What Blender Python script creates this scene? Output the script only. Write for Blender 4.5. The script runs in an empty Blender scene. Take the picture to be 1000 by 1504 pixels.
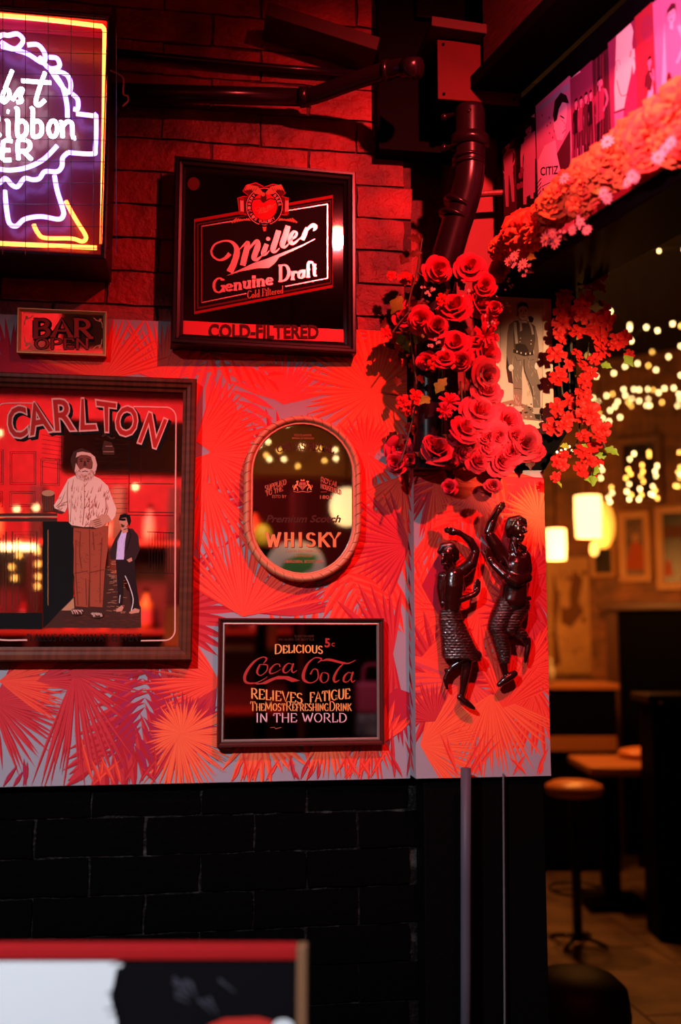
import bpy, bmesh, math, random
from mathutils import Vector, Matrix, Euler
C = bpy.context.scene.collection
sc = bpy.context.scene
PI = math.pi
R = math.radians

# ---------------------------------------------------------------- camera, exposure, lights
F = 1462.2; PITCH = R(6.9); PSI = R(8.25); DIST = 2.36
CAM = Vector((-DIST*math.sin(PSI), -DIST*math.cos(PSI), 1.5))
cd = bpy.data.cameras.new('camera'); cam = bpy.data.objects.new('camera', cd); C.objects.link(cam)
cam.location = CAM; cam.rotation_euler = (PI/2+PITCH, 0, -PSI)
cd.sensor_fit = 'VERTICAL'; cd.sensor_height = 36; cd.sensor_width = 24; cd.lens = 35
cd.clip_start = .05; cd.clip_end = 100
cd.dof.use_dof = True; cd.dof.focus_distance = 2.37; cd.dof.aperture_fstop = 1.4
sc.camera = cam
sc.view_settings.view_transform = 'Standard'; sc.view_settings.look = 'None'
sc.view_settings.exposure = 0; sc.view_settings.gamma = 1; sc.view_settings.use_curve_mapping = False
try:
    sc.cycles.use_denoising = True; sc.cycles.caustics_reflective = False; sc.cycles.caustics_refractive = False
    sc.cycles.sample_clamp_indirect = 4; sc.cycles.max_bounces = 7; sc.cycles.diffuse_bounces = 3
except Exception: pass
w = bpy.data.worlds.new('world'); sc.world = w; w.use_nodes = True
w.node_tree.nodes['Background'].inputs[0].default_value = (.02, .01, .02, 1)
w.node_tree.nodes['Background'].inputs[1].default_value = .02

def light(name, kind, loc, col, power, aim=None, size=.03, spot=60, blend=.5, sx=None, spread=None):
    l = bpy.data.lights.new(name, kind); l.color = col; l.energy = power
    o = bpy.data.objects.new(name, l); C.objects.link(o); o.location = loc
    if kind == 'SPOT': l.spot_size = R(spot); l.spot_blend = blend; l.shadow_soft_size = size
    elif kind == 'POINT': l.shadow_soft_size = size
    elif kind == 'AREA':
        l.size = size
        if sx: l.shape = 'RECTANGLE'; l.size_y = sx
        if spread: l.spread = R(spread)
    if aim is not None:
        o.rotation_euler = (Vector(aim)-Vector(loc)).to_track_quat('-Z', 'Y').to_euler()
    return o
LAMP = Vector((.34, -1.45, 3.08))
light('red_spot_beam', 'SPOT', LAMP+Vector((-.02, .075, -.05)), (1, .055, .058), 232, (.34, 0, 2.20), .022, 78, 1.0)
light('pink_spot_beam', 'SPOT', (-.35, -1.5, 2.56), (1, .20, .42), 150, (.56, -.85, 2.58), .03, 50, 1.0)
light('white_fill_spot', 'SPOT', (-1.55, -2.6, 3.05), (.88, .92, 1), 420, (-.58, -.58, .95), .05, 58, 1.0)  # unseen white fill from above left, placed where the mirrors miss it
light('sepia_fill_spot', 'SPOT', (.36, -2.0, 1.95), (1, .56, .31), 280, (.505, -.1, 1.97), .03, 17, .6)  # added warm fill without a fitting, cone narrowed to the sepia print
light('rear_red_wash', 'AREA', (-1.2, -3.4, 3.35), (1, .05, .07), 210, (-1.0, -5.8, 2.7), .4)
light('stool_spot_beam', 'SPOT', (1.30, 3.05, 2.95), (1, .34, .07), 90, (1.75, 2.4, 0), .04, 62, .7)

# ---------------------------------------------------------------- pixel to place
def ray(px, py):
    x = (px-500)/F; y = (752-py)/F
    c = Vector((x, math.cos(PITCH)-y*math.sin(PITCH), math.sin(PITCH)+y*math.cos(PITCH)))
    return Vector((c.x*math.cos(PSI)+c.y*math.sin(PSI), -c.x*math.sin(PSI)+c.y*math.cos(PSI), c.z))
def onplane(px, py, p, n):
    d = ray(px, py); n = Vector(n); t = (Vector(p)-CAM).dot(n)/d.dot(n)
    return CAM+d*t
def wl(px, py, off=0):                      # point on the brick wall plane brought forward by off
    return onplane(px, py, (0, -off, 0), (0, 1, 0))
def dep(px, py, d):                         # point at a distance along the view axis
    r = ray(px, py); return CAM+r*d
def flr(px, py, z=0): return onplane(px, py, (0, 0, z), (0, 0, 1))
def rfl(px, py, Y):                         # where something stands that a wall mirror shows at that pixel
    q = wl(px, py); k = (2.336-Y)/2.336
    return Vector((CAM.x+(q.x-CAM.x)*k, Y, 1.5+(q.z-1.5)*k))

# ---------------------------------------------------------------- materials
MATS = {}
def mat(name, col, rough=.6, metal=0, emit=None, es=1, coat=0, bump=None, var=None, spec=None, nosample=False, trans=0):
    if name in MATS: return MATS[name]
    m = bpy.data.materials.new(name); m.use_nodes = True; MATS[name] = m
    nt = m.node_tree; b = nt.nodes['Principled BSDF']
    b.inputs['Base Color'].default_value = (*col, 1); b.inputs['Roughness'].default_value = rough
    b.inputs['Metallic'].default_value = metal
    if coat: b.inputs['Coat Weight'].default_value = coat; b.inputs['Coat Roughness'].default_value = .08
    if spec is not None: b.inputs['Specular IOR Level'].default_value = spec
    if trans: b.inputs['Transmission Weight'].default_value = trans
    if emit: b.inputs['Emission Color'].default_value = (*emit, 1); b.inputs['Emission Strength'].default_value = es
    if nosample: m.cycles.emission_sampling = 'NONE'
    if bump or var:
        tc = nt.nodes.new('ShaderNodeTexCoord')
        mp = nt.nodes.new('ShaderNodeMapping'); nt.links.new(tc.outputs['Object'], mp.inputs[0])
        n = nt.nodes.new('ShaderNodeTexNoise'); nt.links.new(mp.outputs[0], n.inputs['Vector'])
        sc_, st, dist = bump if bump else (var[0], 0, 0)
        if isinstance(sc_, tuple): mp.inputs['Scale'].default_value = sc_; n.inputs['Scale'].default_value = 1
        else: n.inputs['Scale'].default_value = sc_
        n.inputs['Detail'].default_value = 6
        if st:
            bp = nt.nodes.new('ShaderNodeBump'); bp.inputs['Strength'].default_value = st; bp.inputs['Distance'].default_value = dist
            nt.links.new(n.outputs[0], bp.inputs['Height']); nt.links.new(bp.outputs[0], b.inputs['Normal'])
        if var:
            n2 = nt.nodes.new('ShaderNodeTexNoise'); nt.links.new(mp.outputs[0], n2.inputs['Vector'])
            n2.inputs['Scale'].default_value = var[0] if not isinstance(var[0], tuple) else 1; n2.inputs['Detail'].default_value = 5
            rp = nt.nodes.new('ShaderNodeValToRGB'); nt.links.new(n2.outputs[0], rp.inputs[0])
            rp.color_ramp.elements[0].position = .35 if name != 'black_mortar' else .56; rp.color_ramp.elements[1].position = .68 if name != 'black_mortar' else .78
            rp.color_ramp.elements[0].color = (*var[1], 1); rp.color_ramp.elements[1].color = (*col, 1)
            nt.links.new(rp.outputs[0], b.inputs['Base Color'])
    return m
def flat(name, col, rough=.7): return mat(name, col, rough, spec=.08)

M_blackpaint = mat('black_gloss_paint', (.002, .0018, .002), .5, spec=.03, bump=(60, .5, .004))
M_brickred = mat('dark_red_painted_brick', (.38, .035, .03), .5, spec=.35, bump=(55, 1.0, .009), var=(6, (.10, .016, .016)))
M_brickblk = mat('black_painted_brick', (.0016, .0015, .0016), .5, spec=.008, bump=(70, .6, .004))
M_mortar = mat('red_painted_mortar', (.10, .016, .015), .6, spec=.3, bump=(90, .9, .006), var=(22, (.02, .005, .005)))
M_mortarblk = mat('black_mortar', (.05, .05, .05), .5, spec=.2, bump=(90, .9, .004), var=(26, (.002, .002, .002)))
M_black = mat('matt_black', (.0018, .0017, .0018), .6, spec=.03)
M_satin = mat('satin_black', (.006, .005, .006), .28, spec=.3)
M_wood = mat('brown_frame_wood', (.13, .028, .013), .45, spec=.1, bump=((8, 8, 90), .15, .001), var=((6, 6, 60), (.08, .016, .008)))
M_woodh = mat('brown_frame_wood_grain_across', (.13, .028, .013), .45, spec=.1, bump=((90, 8, 8), .15, .001), var=((60, 6, 6), (.08, .016, .008)))
M_mirror = mat('silvered_glass', (.82, .80, .80), .025, 1)
M_mirrord = mat('smoky_silvered_glass', (.42, .38, .38), .03, 1)
M_gold = mat('gilt_wood', (.75, .36, .14), .35, .3)
M_pipe = mat('dark_pvc_pipe', (.011, .006, .009), .26, spec=.35)

# ---------------------------------------------------------------- objects
def obj(name, me, parent=None):
    o = bpy.data.objects.new(name, me); C.objects.link(o)
    if parent is not None: o.parent = parent
    return o
def thing(name, label, cat, loc=(0, 0, 0), rot=(0, 0, 0), group=None):
    o = bpy.data.objects.new(name, None); C.objects.link(o); o.empty_display_size = .05
    o.location = loc; o.rotation_euler = rot; o['label'] = label; o['category'] = cat
    if group: o['group'] = group
    return o
def tag(o, label=None, cat=None, group=None, kind=None):
    if label: o['label'] = label
    if cat: o['category'] = cat
    if group: o['group'] = group
    if kind: o['kind'] = kind
    return o
def struct(o): o['kind'] = 'structure'; return o
def cr(pts, n=8, closed=False):
    P = [Vector(p) for p in pts]; out = []
    N = len(P); m = N if closed else N-1
    for i in range(m):
        if closed: a, b, c, d = P[(i-1) % N], P[i], P[(i+1) % N], P[(i+2) % N]
        else: a, b, c, d = P[max(i-1, 0)], P[i], P[i+1], P[min(i+2, N-1)]
        for k in range(n):
            t = k/n
            out.append(.5*((2*b)+(c-a)*t+(2*a-5*b+4*c-d)*t*t+(3*b-a-3*c+d)*t**3))
    if not closed: out.append(P[-1])
    return out
class MB:
    def __init__(s): s.v = []; s.f = []; s.m = []
    def add(s, vs, fs, mi=0):
        k = len(s.v); s.v += [tuple(v) for v in vs]
        for f in fs: s.f.append(tuple(i+k for i in f)); s.m.append(mi)
        return s
    def box(s, x0, x1, y0, y1, z0, z1, mi=0):
        return s.add([(x0,y0,z0),(x1,y0,z0),(x1,y1,z0),(x0,y1,z0),(x0,y0,z1),(x1,y0,z1),(x1,y1,z1),(x0,y1,z1)],
                     [(3,2,1,0),(4,5,6,7),(0,1,5,4),(1,2,6,5),(2,3,7,6),(3,0,4,7)], mi)
    def tube(s, pts, r, n=10, mi=0, caps=True, closed=False):
        P = [Vector(p) for p in pts]; N = len(P)
        rr = r if isinstance(r, (list, tuple)) else [r]*N
        vs = []; up = None
        for i, p in enumerate(P):
            if closed: t = P[(i+1) % N]-P[(i-1) % N]
            else: t = P[min(i+1, N-1)]-P[max(i-1, 0)]
            t = t.normalized() if t.length > 1e-9 else Vector((0, 0, 1))
            if up is None:
                a = Vector((0, 0, 1)) if abs(t.z) < .9 else Vector((1, 0, 0))
                up = (a-t*a.dot(t)).normalized()
            else:
                up = up-t*up.dot(t); up = up.normalized() if up.length > 1e-6 else t.orthogonal().normalized()
            b = t.cross(up)
            for k in range(n):
                a = 2*PI*k/n; vs.append(p+(up*math.cos(a)+b*math.sin(a))*rr[i])
        fs = []
        for i in range(N if closed else N-1):
            j = (i+1) % N
            for k in range(n): fs.append((i*n+k, i*n+(k+1) % n, j*n+(k+1) % n, j*n+k))
        if caps and not closed: fs.append(tuple(range(n))[::-1]); fs.append(tuple((N-1)*n+k for k in range(n)))
        return s.add(vs, fs, mi)
    def lathe(s, prof, n=24, mi=0, c=(0, 0, 0)):   # profile of (radius, z)
        vs = []; c = Vector(c)
        for (r, z) in prof:
            for k in range(n): a = 2*PI*k/n; vs.append(c+Vector((r*math.cos(a), r*math.sin(a), z)))
        fs = []
        for i in range(len(prof)-1):
            for k in range(n): fs.append((i*n+k, i*n+(k+1) % n, (i+1)*n+(k+1) % n, (i+1)*n+k))
        if prof[0][0] > 1e-5: fs.append(tuple(range(n))[::-1])
        if prof[-1][0] > 1e-5: fs.append(tuple((len(prof)-1)*n+k for k in range(n)))
        return s.add(vs, fs, mi)
    def ball(s, c, r, n=12, mi=0, sc_=(1, 1, 1)):
        prof = [(math.sin(PI*i/(n//2)), -math.cos(PI*i/(n//2))) for i in range(n//2+1)]
        vs = []; c = Vector(c)
        for (a, z) in prof:
            for k in range(n):
                t = 2*PI*k/n; vs.append(c+Vector((a*math.cos(t)*r*sc_[0], a*math.sin(t)*r*sc_[1], z*r*sc_[2])))
        fs = [(i*n+k, i*n+(k+1) % n, (i+1)*n+(k+1) % n, (i+1)*n+k) for i in range(len(prof)-1) for k in range(n)]
        return s.add(vs, fs, mi)
    def frame(s, loops_fn, prof, mi=0, corner_mi=None):   # loops_fn(inset) -> loop of (x,z); prof of (inset, y)
        L = [[(x, y, z) for (x, z) in loops_fn(i)] for (i, y) in prof]
        n = len(L[0]); vs = [p for l in L for p in l]; fs = []; ms = []
        for a in range(len(L)-1):
            for k in range(n):
                fs.append((a*n+k, a*n+(k+1) % n, (a+1)*n+(k+1) % n, (a+1)*n+k))
                ms.append(corner_mi[k] if corner_mi else mi)
        k0 = len(s.v); s.v += vs
        for f, m_ in zip(fs, ms): s.f.append(tuple(i+k0 for i in f)); s.m.append(m_)
        return s
    def build(s, name, mats, parent=None, smooth=False, bevel=0, weld=True, loc=None):
        me = bpy.data.meshes.new(name); me.from_pydata(s.v, [], s.f)
        if not isinstance(mats, (list, tuple)): mats = [mats]
        for m in mats: me.materials.append(m)
        for p, i in zip(me.polygons, s.m): p.material_index = i
        if weld:
            bm = bmesh.new(); bm.from_mesh(me); bmesh.ops.remove_doubles(bm, verts=bm.verts, dist=1e-6)
            bmesh.ops.recalc_face_normals(bm, faces=bm.faces); bm.to_mesh(me); bm.free()
        if smooth:
            for p in me.polygons: p.use_smooth = True
        o = obj(name, me, parent)
        if loc is not None: o.location = loc
        if bevel:
            b = o.modifiers.new('bevel', 'BEVEL'); b.width = bevel; b.segments = 2; b.limit_method = 'ANGLE'
        return o
def rect_loop(w, h):
    return lambda i: [(-w/2+i, -h/2+i), (w/2-i, -h/2+i), (w/2-i, h/2-i), (-w/2+i, h/2-i)]
def stadium_loop(w, h, n=14, p=2.0):
    def fn(i):
        r = w/2-i; s = h/2-w/2; out = []
        for k in range(n+1): a = PI*k/n; out.append((r*math.cos(a), s+r*math.sin(a)))
        for k in range(n+1): a = PI+PI*k/n; out.append((r*math.cos(a), -s+r*math.sin(a)))
        return out
    return fn

# ---------------------------------------------------------------- flat printed art, drawn in photograph pixels on its own plane
class Art:
    LAYER = .00012
    def __init__(s, mp, step=None): s.mp = mp; s.b = MB(); s.mats = []; s.k = 1; s.n = 0; s.step = step or Art.LAYER
    def mi(s, m):
        if m not in s.mats: s.mats.append(m)
        return s.mats.index(m)
    def up(s): s.k += 1; s.n = 0; return s
    def y(s): s.n += 1; return -s.k*s.step-min(s.n, 70)*1.5e-6
    def poly(s, pts, m, k=None):
        y = s.y()
        vs = []
        for p in pts:
            x, z = s.mp(p[0], p[1]); vs.append((x, y, z))
        s.b.add(vs, [tuple(range(len(vs)))], s.mi(m)); return s
    def ell(s, cx, cy, rx, ry, m, n=20, a0=0, rot=0):
        c, d = math.cos(R(rot)), math.sin(R(rot)); pts = []
        for i in range(n):
            a = 2*PI*i/n; x = rx*math.cos(a); y = ry*math.sin(a); pts.append((cx+x*c-y*d, cy+x*d+y*c))
        return s.poly(pts, m)
    def rib(s, pts, w, m, smooth=0, closed=False, round_=False):
        ws = list(w) if isinstance(w, (list, tuple)) else [w]*len(pts)
        P = [Vector((p[0], p[1], ww)) for p, ww in zip(pts, ws)]
        if smooth: P = cr(P, smooth, closed)
        N = len(P); L = []; Rr = []
        for i, p in enumerate(P):
            if closed: t = P[(i+1) % N]-P[(i-1) % N]
            else: t = P[min(i+1, N-1)]-P[max(i-1, 0)]
            t = Vector((t.x, t.y)); t = t.normalized() if t.length > 1e-9 else Vector((1, 0))
            h = max(p.z, .02)/2
            L.append((p.x-t.y*h, p.y+t.x*h)); Rr.append((p.x+t.y*h, p.y-t.x*h))
        y = s.y(); vs = []
        for a, b in zip(L, Rr):
            x, z = s.mp(*a); vs.append((x, y, z)); x, z = s.mp(*b); vs.append((x, y, z))
        fs = [(2*i, 2*i+1, 2*i+3, 2*i+2) for i in range(N-1)]
        if closed: fs.append((2*N-2, 2*N-1, 1, 0))
        s.b.add(vs, fs, s.mi(m))
        if round_:
            for p in (P[0], P[-1]): s.ell(p.x, p.y, p.z/2, p.z/2, m, 10)
        return s
    def rect(s, x0, y0, x1, y1, m): return s.poly([(x0, y0), (x1, y0), (x1, y1), (x0, y1)], m)
    def orect(s, x0, y0, x1, y1, w, m): return s.rib([(x0, y0), (x1, y0), (x1, y1), (x0, y1)], w, m, closed=True)
    def mesh2d(s, vs, fs, m, fn):
        y = s.y(); out = []
        for (a, b) in vs:
            x, z = s.mp(*fn(a, b)); out.append((x, y, z))
        s.b.add(out, fs, s.mi(m)); return s
    def text(s, t, box, m, bold=0, shear=0, fn=None, bb=None):
        vs, fs, b0 = bfont(t, bold, shear); b0 = bfont(t, 0, shear)[2] if bb is None else bb
        x0, y0, x1, y1 = box
        g = lambda a, b: (x0+(a-b0[0])/(b0[2]-b0[0])*(x1-x0), y1-(b-b0[1])/(b0[3]-b0[1])*(y1-y0))
        h = (lambda a, b: fn(*g(a, b))) if fn else g
        return s.mesh2d(vs, fs, m, h)
    def quadtext(s, ch, q, m, bold=0, sh=(0, 0)):    # q: tl, tr, br, bl
        vs, fs, _ = bfont(ch, bold); b0 = bfont(ch, .02)[2]
        def g(a, b):
            u = (a-b0[0])/(b0[2]-b0[0]); v = (b-b0[1])/(b0[3]-b0[1])
            x = (1-u)*((1-v)*q[3][0]+v*q[0][0])+u*((1-v)*q[2][0]+v*q[1][0])
            y = (1-u)*((1-v)*q[3][1]+v*q[0][1])+u*((1-v)*q[2][1]+v*q[1][1])
            return (x+sh[0], y+sh[1])
        return s.mesh2d(vs, fs, m, g)
    def serif(s, t, box, m, thick=.17, thin=.06, ser=.13, fn=None, small=1.0, bow=None):
        L, wd = layout(t, small)
        x0, y0, x1, y1 = box; sx = (x1-x0)/wd; sy = (y1-y0)
        for stroke in L:
            pts = [(x0+p[0]*sx, y1-p[1]*sy) for p in stroke]
            if fn: pts = [fn(*p) for p in pts]
            n = len(pts); ws = []
            for i in range(n):
                a = pts[max(i-1, 0)]; b = pts[min(i+1, n-1)]
                dx, dy = b[0]-a[0], b[1]-a[1]; l = math.hypot(dx, dy) or 1
                ws.append(sy*(thin+(thick-thin)*abs(dy)/l))
            s.rib(pts, ws, m)
            if ser:
                for (e, q) in ((0, 1), (-1, -2)):
                    a, b = pts[e], pts[q]; dx, dy = a[0]-b[0], a[1]-b[1]; l = math.hypot(dx, dy) or 1
                    if abs(dy)/l > .5:
                        s.rib([(a[0]-ser*sy, a[1]), (a[0]+ser*sy, a[1])], sy*thin*1.3, m)
        return s
    def build(s, name, parent): return s.b.build(name, s.mats, parent, weld=False)
_bf = {}
def bfont(t, bold=0, shear=0):
    key = (t, bold, shear)
    if key in _bf: return _bf[key]
    cu = bpy.data.curves.new('letters', 'FONT'); cu.body = t; cu.size = 1; cu.offset = bold; cu.shear = shear
    cu.resolution_u = 3; cu.fill_mode = 'FRONT'
    o = bpy.data.objects.new('letters', cu); C.objects.link(o)
    dg = bpy.context.evaluated_depsgraph_get(); dg.update()
    me = o.evaluated_get(dg).to_mesh()
    vs = [(v.co.x, v.co.y) for v in me.vertices]; fs = [tuple(p.vertices) for p in me.polygons]
    o.evaluated_get(dg).to_mesh_clear()
    bpy.data.objects.remove(o); bpy.data.curves.remove(cu)
    xs = [v[0] for v in vs] or [0, 1]; ys = [v[1] for v in vs] or [0, 1]
    _bf[key] = (vs, fs, (min(xs), min(ys), max(xs), max(ys))); return _bf[key]
def arc(cx, cy, rx, ry, a0, a1, n=9):
    return [(cx+rx*math.cos(R(a0+(a1-a0)*i/n)), cy+ry*math.sin(R(a0+(a1-a0)*i/n))) for i in range(n+1)]
G = {  # letter skeletons: width, strokes
 'A': (.78, [[(.06,0),(.39,1),(.72,0)], [(.2,.33),(.58,.33)]]),
 'B': (.66, [[(.12,0),(.12,1)], [(.12,1)]+arc(.32,.76,.24,.24,90,-90)+[(.12,.52)], [(.12,.52)]+arc(.34,.26,.26,.26,90,-90)+[(.12,0)]]),
 'C': (.72, [arc(.4,.5,.34,.5,45,315,14)]),
 'D': (.76, [[(.12,0),(.12,1)], [(.12,1)]+arc(.3,.5,.38,.5,90,-90,14)+[(.12,0)]]),
 'E': (.62, [[(.12,0),(.12,1)], [(.12,.97),(.55,.97),(.56,.8)], [(.12,.5),(.45,.5)], [(.12,.03),(.56,.03),(.58,.22)]]),
 'F': (.58, [[(.12,0),(.12,1)], [(.12,.97),(.54,.97),(.55,.78)], [(.12,.5),(.42,.5)]]),
 'G': (.78, [arc(.4,.5,.34,.5,45,345,14), [(.52,.42),(.72,.42)], [(.7,.42),(.7,.05)]]),
 'H': (.76, [[(.12,0),(.12,1)], [(.64,0),(.64,1)], [(.12,.5),(.64,.5)]]),
 'I': (.3, [[(.15,0),(.15,1)]]),
 'K': (.72, [[(.12,0),(.12,1)], [(.62,1),(.14,.42)], [(.28,.56),(.66,0)]]),
 'L': (.58, [[(.12,0),(.12,1)], [(.12,.03),(.54,.03),(.55,.24)]]),
 'M': (.92, [[(.1,0),(.14,1)], [(.14,1),(.46,.12)], [(.46,.12),(.78,1)], [(.78,1),(.82,0)]]),
 'N': (.78, [[(.12,0),(.12,1)], [(.12,1),(.64,0)], [(.64,0),(.64,1)]]),
 'O': (.8, [arc(.4,.5,.32,.49,0,360,20)]),
 'P': (.64, [[(.12,0),(.12,1)], [(.12,1)]+arc(.32,.73,.26,.27,90,-90)+[(.12,.46)]]),
 'R': (.72, [[(.12,0),(.12,1)], [(.12,1)]+arc(.32,.74,.25,.26,90,-90)+[(.12,.48)], [(.32,.48),(.66,0)]]),
 'S': (.6, [arc(.31,.74,.22,.25,35,255,10)+arc(.29,.25,.24,.25,80,-145,10)]),
 'T': (.68, [[(.34,0),(.34,1)], [(.05,.78),(.05,.97),(.63,.97),(.63,.78)]]),
 'U': (.76, [[(.12,1),(.12,.3)]+arc(.38,.3,.26,.29,180,360,10)+[(.64,1)]]),
 'V': (.74, [[(.05,1),(.37,0),(.69,1)]]),
 'W': (1.0, [[(.05,1),(.28,0)], [(.28,0),(.5,.85)], [(.5,.85),(.72,0)], [(.72,0),(.95,1)]]),
 'Y': (.72, [[(.05,1),(.36,.46),(.67,1)], [(.36,.48),(.36,0)]]),
 'a': (.5, [arc(.24,.2,.17,.2,60,330,10), [(.41,.44),(.41,.04),(.48,.02)], arc(.25,.3,.16,.16,150,20,5)]),
 'd': (.52, [arc(.24,.22,.18,.23,0,360,12), [(.42,.95),(.42,0)]]),
 'e': (.5, [[(.08,.25),(.42,.25)]+arc(.25,.23,.18,.23,5,310,12)]),
 'f': (.36, [[(.15,0),(.15,.75)]+arc(.27,.75,.12,.2,180,40,6), [(.03,.46),(.3,.46)]]),
 'i': (.26, [[(.13,0),(.13,.46)], [(.13,.64),(.13,.74)]]),
 'l': (.26, [[(.13,0),(.13,.95)]]),
 'n': (.56, [[(.12,0),(.12,.46)], [(.12,.3)]+arc(.28,.28,.16,.18,150,0,7)+[(.44,0)]]),
 'o': (.5, [arc(.25,.23,.18,.23,0,360,14)]),
 'r': (.4, [[(.12,0),(.12,.46)], [(.12,.28)]+arc(.26,.3,.14,.16,160,40,6)]),
 't': (.36, [[(.15,.72),(.15,.1)]+arc(.26,.1,.11,.1,180,300,5), [(.03,.46),(.3,.46)]]),
 'u': (.56, [[(.12,.46),(.12,.16)]+arc(.27,.16,.15,.16,180,330,6), [(.44,.46),(.44,0)]]),
 ' ': (.36, []),
}
def layout(t, small=1.0):                    # lower-case letters without a skeleton become small capitals when small < 1
    x = 0; out = []
    for ch in t:
        k = 1.0; c = ch
        if small < 1 and ch.islower(): c = ch.upper(); k = small
        wd, st = G[c]; kx = k*.92 if k < 1 else 1
        for s_ in st: out.append([(x+p[0]*kx, p[1]*k) for p in s_])
        x += wd*kx+.05
    return out, x
def clip(poly, x0, x1, z0, z1):
    for ax, lim, sg in ((0, x0, 1), (0, x1, -1), (1, z0, 1), (1, z1, -1)):
        out = []
        for i in range(len(poly)):
            a, b = poly[i-1], poly[i]; da = (a[ax]-lim)*sg; db = (b[ax]-lim)*sg
            if (da >= 0) != (db >= 0):
                t = da/(da-db); out.append((a[0]+(b[0]-a[0])*t, a[1]+(b[1]-a[1])*t))
            if db >= 0: out.append(b)
        poly = out
        if len(poly) < 3: return []
    return poly

# ================================================================ STRUCTURE
# feature wall: real bricks, black below the wallpaper panel, dark red above
rnd = random.Random(4)
def brick_wall(name, x0, x1, z0, z1, mats, yaw=0, loc=(0, 0, 0), bw=.24, bh=.084, seed=1, split=1.6):
    r = random.Random(seed); b = MB()
    b.add([(x0, -.001, z0), (x1, -.001, z0), (x1, -.001, z1), (x0, -.001, z1), (x0, .12, z0), (x1, .12, z0), (x1, .12, z1), (x0, .12, z1)],
          [(3,2,6,7),(0,4,5,1),(1,5,6,2),(0,3,7,4),(4,7,6,5)], 1)
    zs = split if z0 < split < z1 else None
    for (a, c, mi) in ([(z0, zs, 3), (zs, z1, 1)] if zs else [(z0, z1, 1)]):
        b.add([(x0, -.001, a), (x1, -.001, a), (x1, -.001, c), (x0, -.001, c)], [(0, 1, 2, 3)], mi)
    row = 0; z = z0
    while z < z1-.02:
        x = x0-(bw/2 if row % 2 else 0)
        while x < x1:
            a, c = max(x+.003, x0), min(x+bw-.003+r.uniform(-.002, .002), x1); zz, zt = z+.003, min(z+bh-.003, z1)
            if c-a > .02:
                mi = 2 if (zs and z < zs) else 0
                nx = max(2, int((c-a)/.03)); nz = 3; d0 = .007+r.uniform(-.002, .002)
                vs = []; fs = []
                for j in range(nz+1):
                    for i in range(nx+1):
                        e = (i in (0, nx)) or (j in (0, nz))
                        vs.append((a+(c-a)*i/nx+(r.uniform(-.0025, .0025) if e else 0), -(d0*.90 if e else d0+r.uniform(-.0004, .0004)), zz+(zt-zz)*j/nz+(r.uniform(-.0022, .0022) if e else 0)))
                for j in range(nz):
                    for i in range(nx): k = j*(nx+1)+i; fs.append((k, k+1, k+nx+2, k+nx+1))
                rim = [i for i in range(nx+1)]+[j*(nx+1)+nx for j in range(1, nz+1)]+[nz*(nx+1)+i for i in range(nx-1, -1, -1)]+[j*(nx+1) for j in range(nz-1, 0, -1)]
                base = len(vs); vs += [(vs[i][0], 0, vs[i][2]) for i in rim]; n = len(rim)
                fs += [(rim[(k+1) % n], rim[k], base+k, base+(k+1) % n) for k in range(n)]
                b.add(vs, fs, mi)
            x += bw
        z += bh; row += 1
    o = b.build(name, mats, weld=False); o.location = loc; o.rotation_euler = (0, 0, yaw)
    return struct(o)
PX0, PX1 = .158, .472                                    # the pier
brick_wall('wall_front', -2.6, PX0+.02, 0, 3.5, [M_brickred, M_mortar, M_brickblk, M_mortarblk])
M_pier = mat('red_painted_render', (.24, .026, .022), .6, bump=(60, .4, .003))
b = MB(); b.box(PX0+.02, PX1-.01, -.078, .28, 0, 1.8); b.box(PX0+.02, PX1-.01, -.078, .28, 3.02, 3.5)
struct(b.build('wall_pier', M_blackpaint, bevel=.004))
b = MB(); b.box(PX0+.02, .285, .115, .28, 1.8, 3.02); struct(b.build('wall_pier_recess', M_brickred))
b = MB(); b.box(.285, PX1-.01, -.03, .28, 1.8, 3.02)
struct(b.build('wall_pier_upper', M_pier))
M_floor = mat('worn_stone_pavers', (.20, .115, .07), .6, bump=(25, .3, .004), var=(5, (.09, .05, .03)))
b = MB()
xs = [-3.6+.42*i for i in range(24)]
for i in range(23):
    y = -6.4+(i % 2)*.2
    while y < 9.2:
        b.box(xs[i]+.004, xs[i+1]-.004, max(y+.004, -6.4), min(y+.416, 9.2), -.02, rnd.uniform(-.002, .001)); y += .42
b.box(-3.6, 6.06, -6.4, 9.2, -.06, -.006)
struct(b.build('floor', M_floor, weld=False))
M_ceil = mat('dark_ceiling_boards', (.012, .008, .008), .7, spec=.1, bump=((3, 40, 3), .3, .002))
b = MB(); b.box(-3.6, 6.06, -6.4, 9.2, 3.5, 3.58); struct(b.build('ceiling', M_ceil))
M_dark = mat('dark_brown_plaster', (.06, .035, .03), .7, bump=(18, .3, .004), var=(3, (.035, .02, .018)))
M_redwall = mat('red_painted_boards', (.7, .12, .11), .6, bump=((40, 3, 3), .2, .002), var=(4, (.22, .04, .04)))
b = MB(); b.box(-3.6, -.15, -6.5, -6.4, 0, 3.5); struct(b.build('wall_rear', M_redwall)); b = MB(); b.box(-.15, 6.06, -6.5, -6.4, 0, 3.5); struct(b.build('wall_rear_dark', mat('black_brown_boards', (.03, .014, .010), .6, spec=.15)))
b = MB(); b.box(-3.7, -3.6, -6.5, .1, 0, 3.5); struct(b.build('wall_left', M_dark))
b = MB(); b.box(6.06, 6.16, -6.5, 9.3, 0, 3.5); struct(b.build('wall_right', M_dark))
b = MB(); b.box(-3.6, -2.6, 0, .12, 0, 3.5); struct(b.build('wall_front_return', M_dark))

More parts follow.
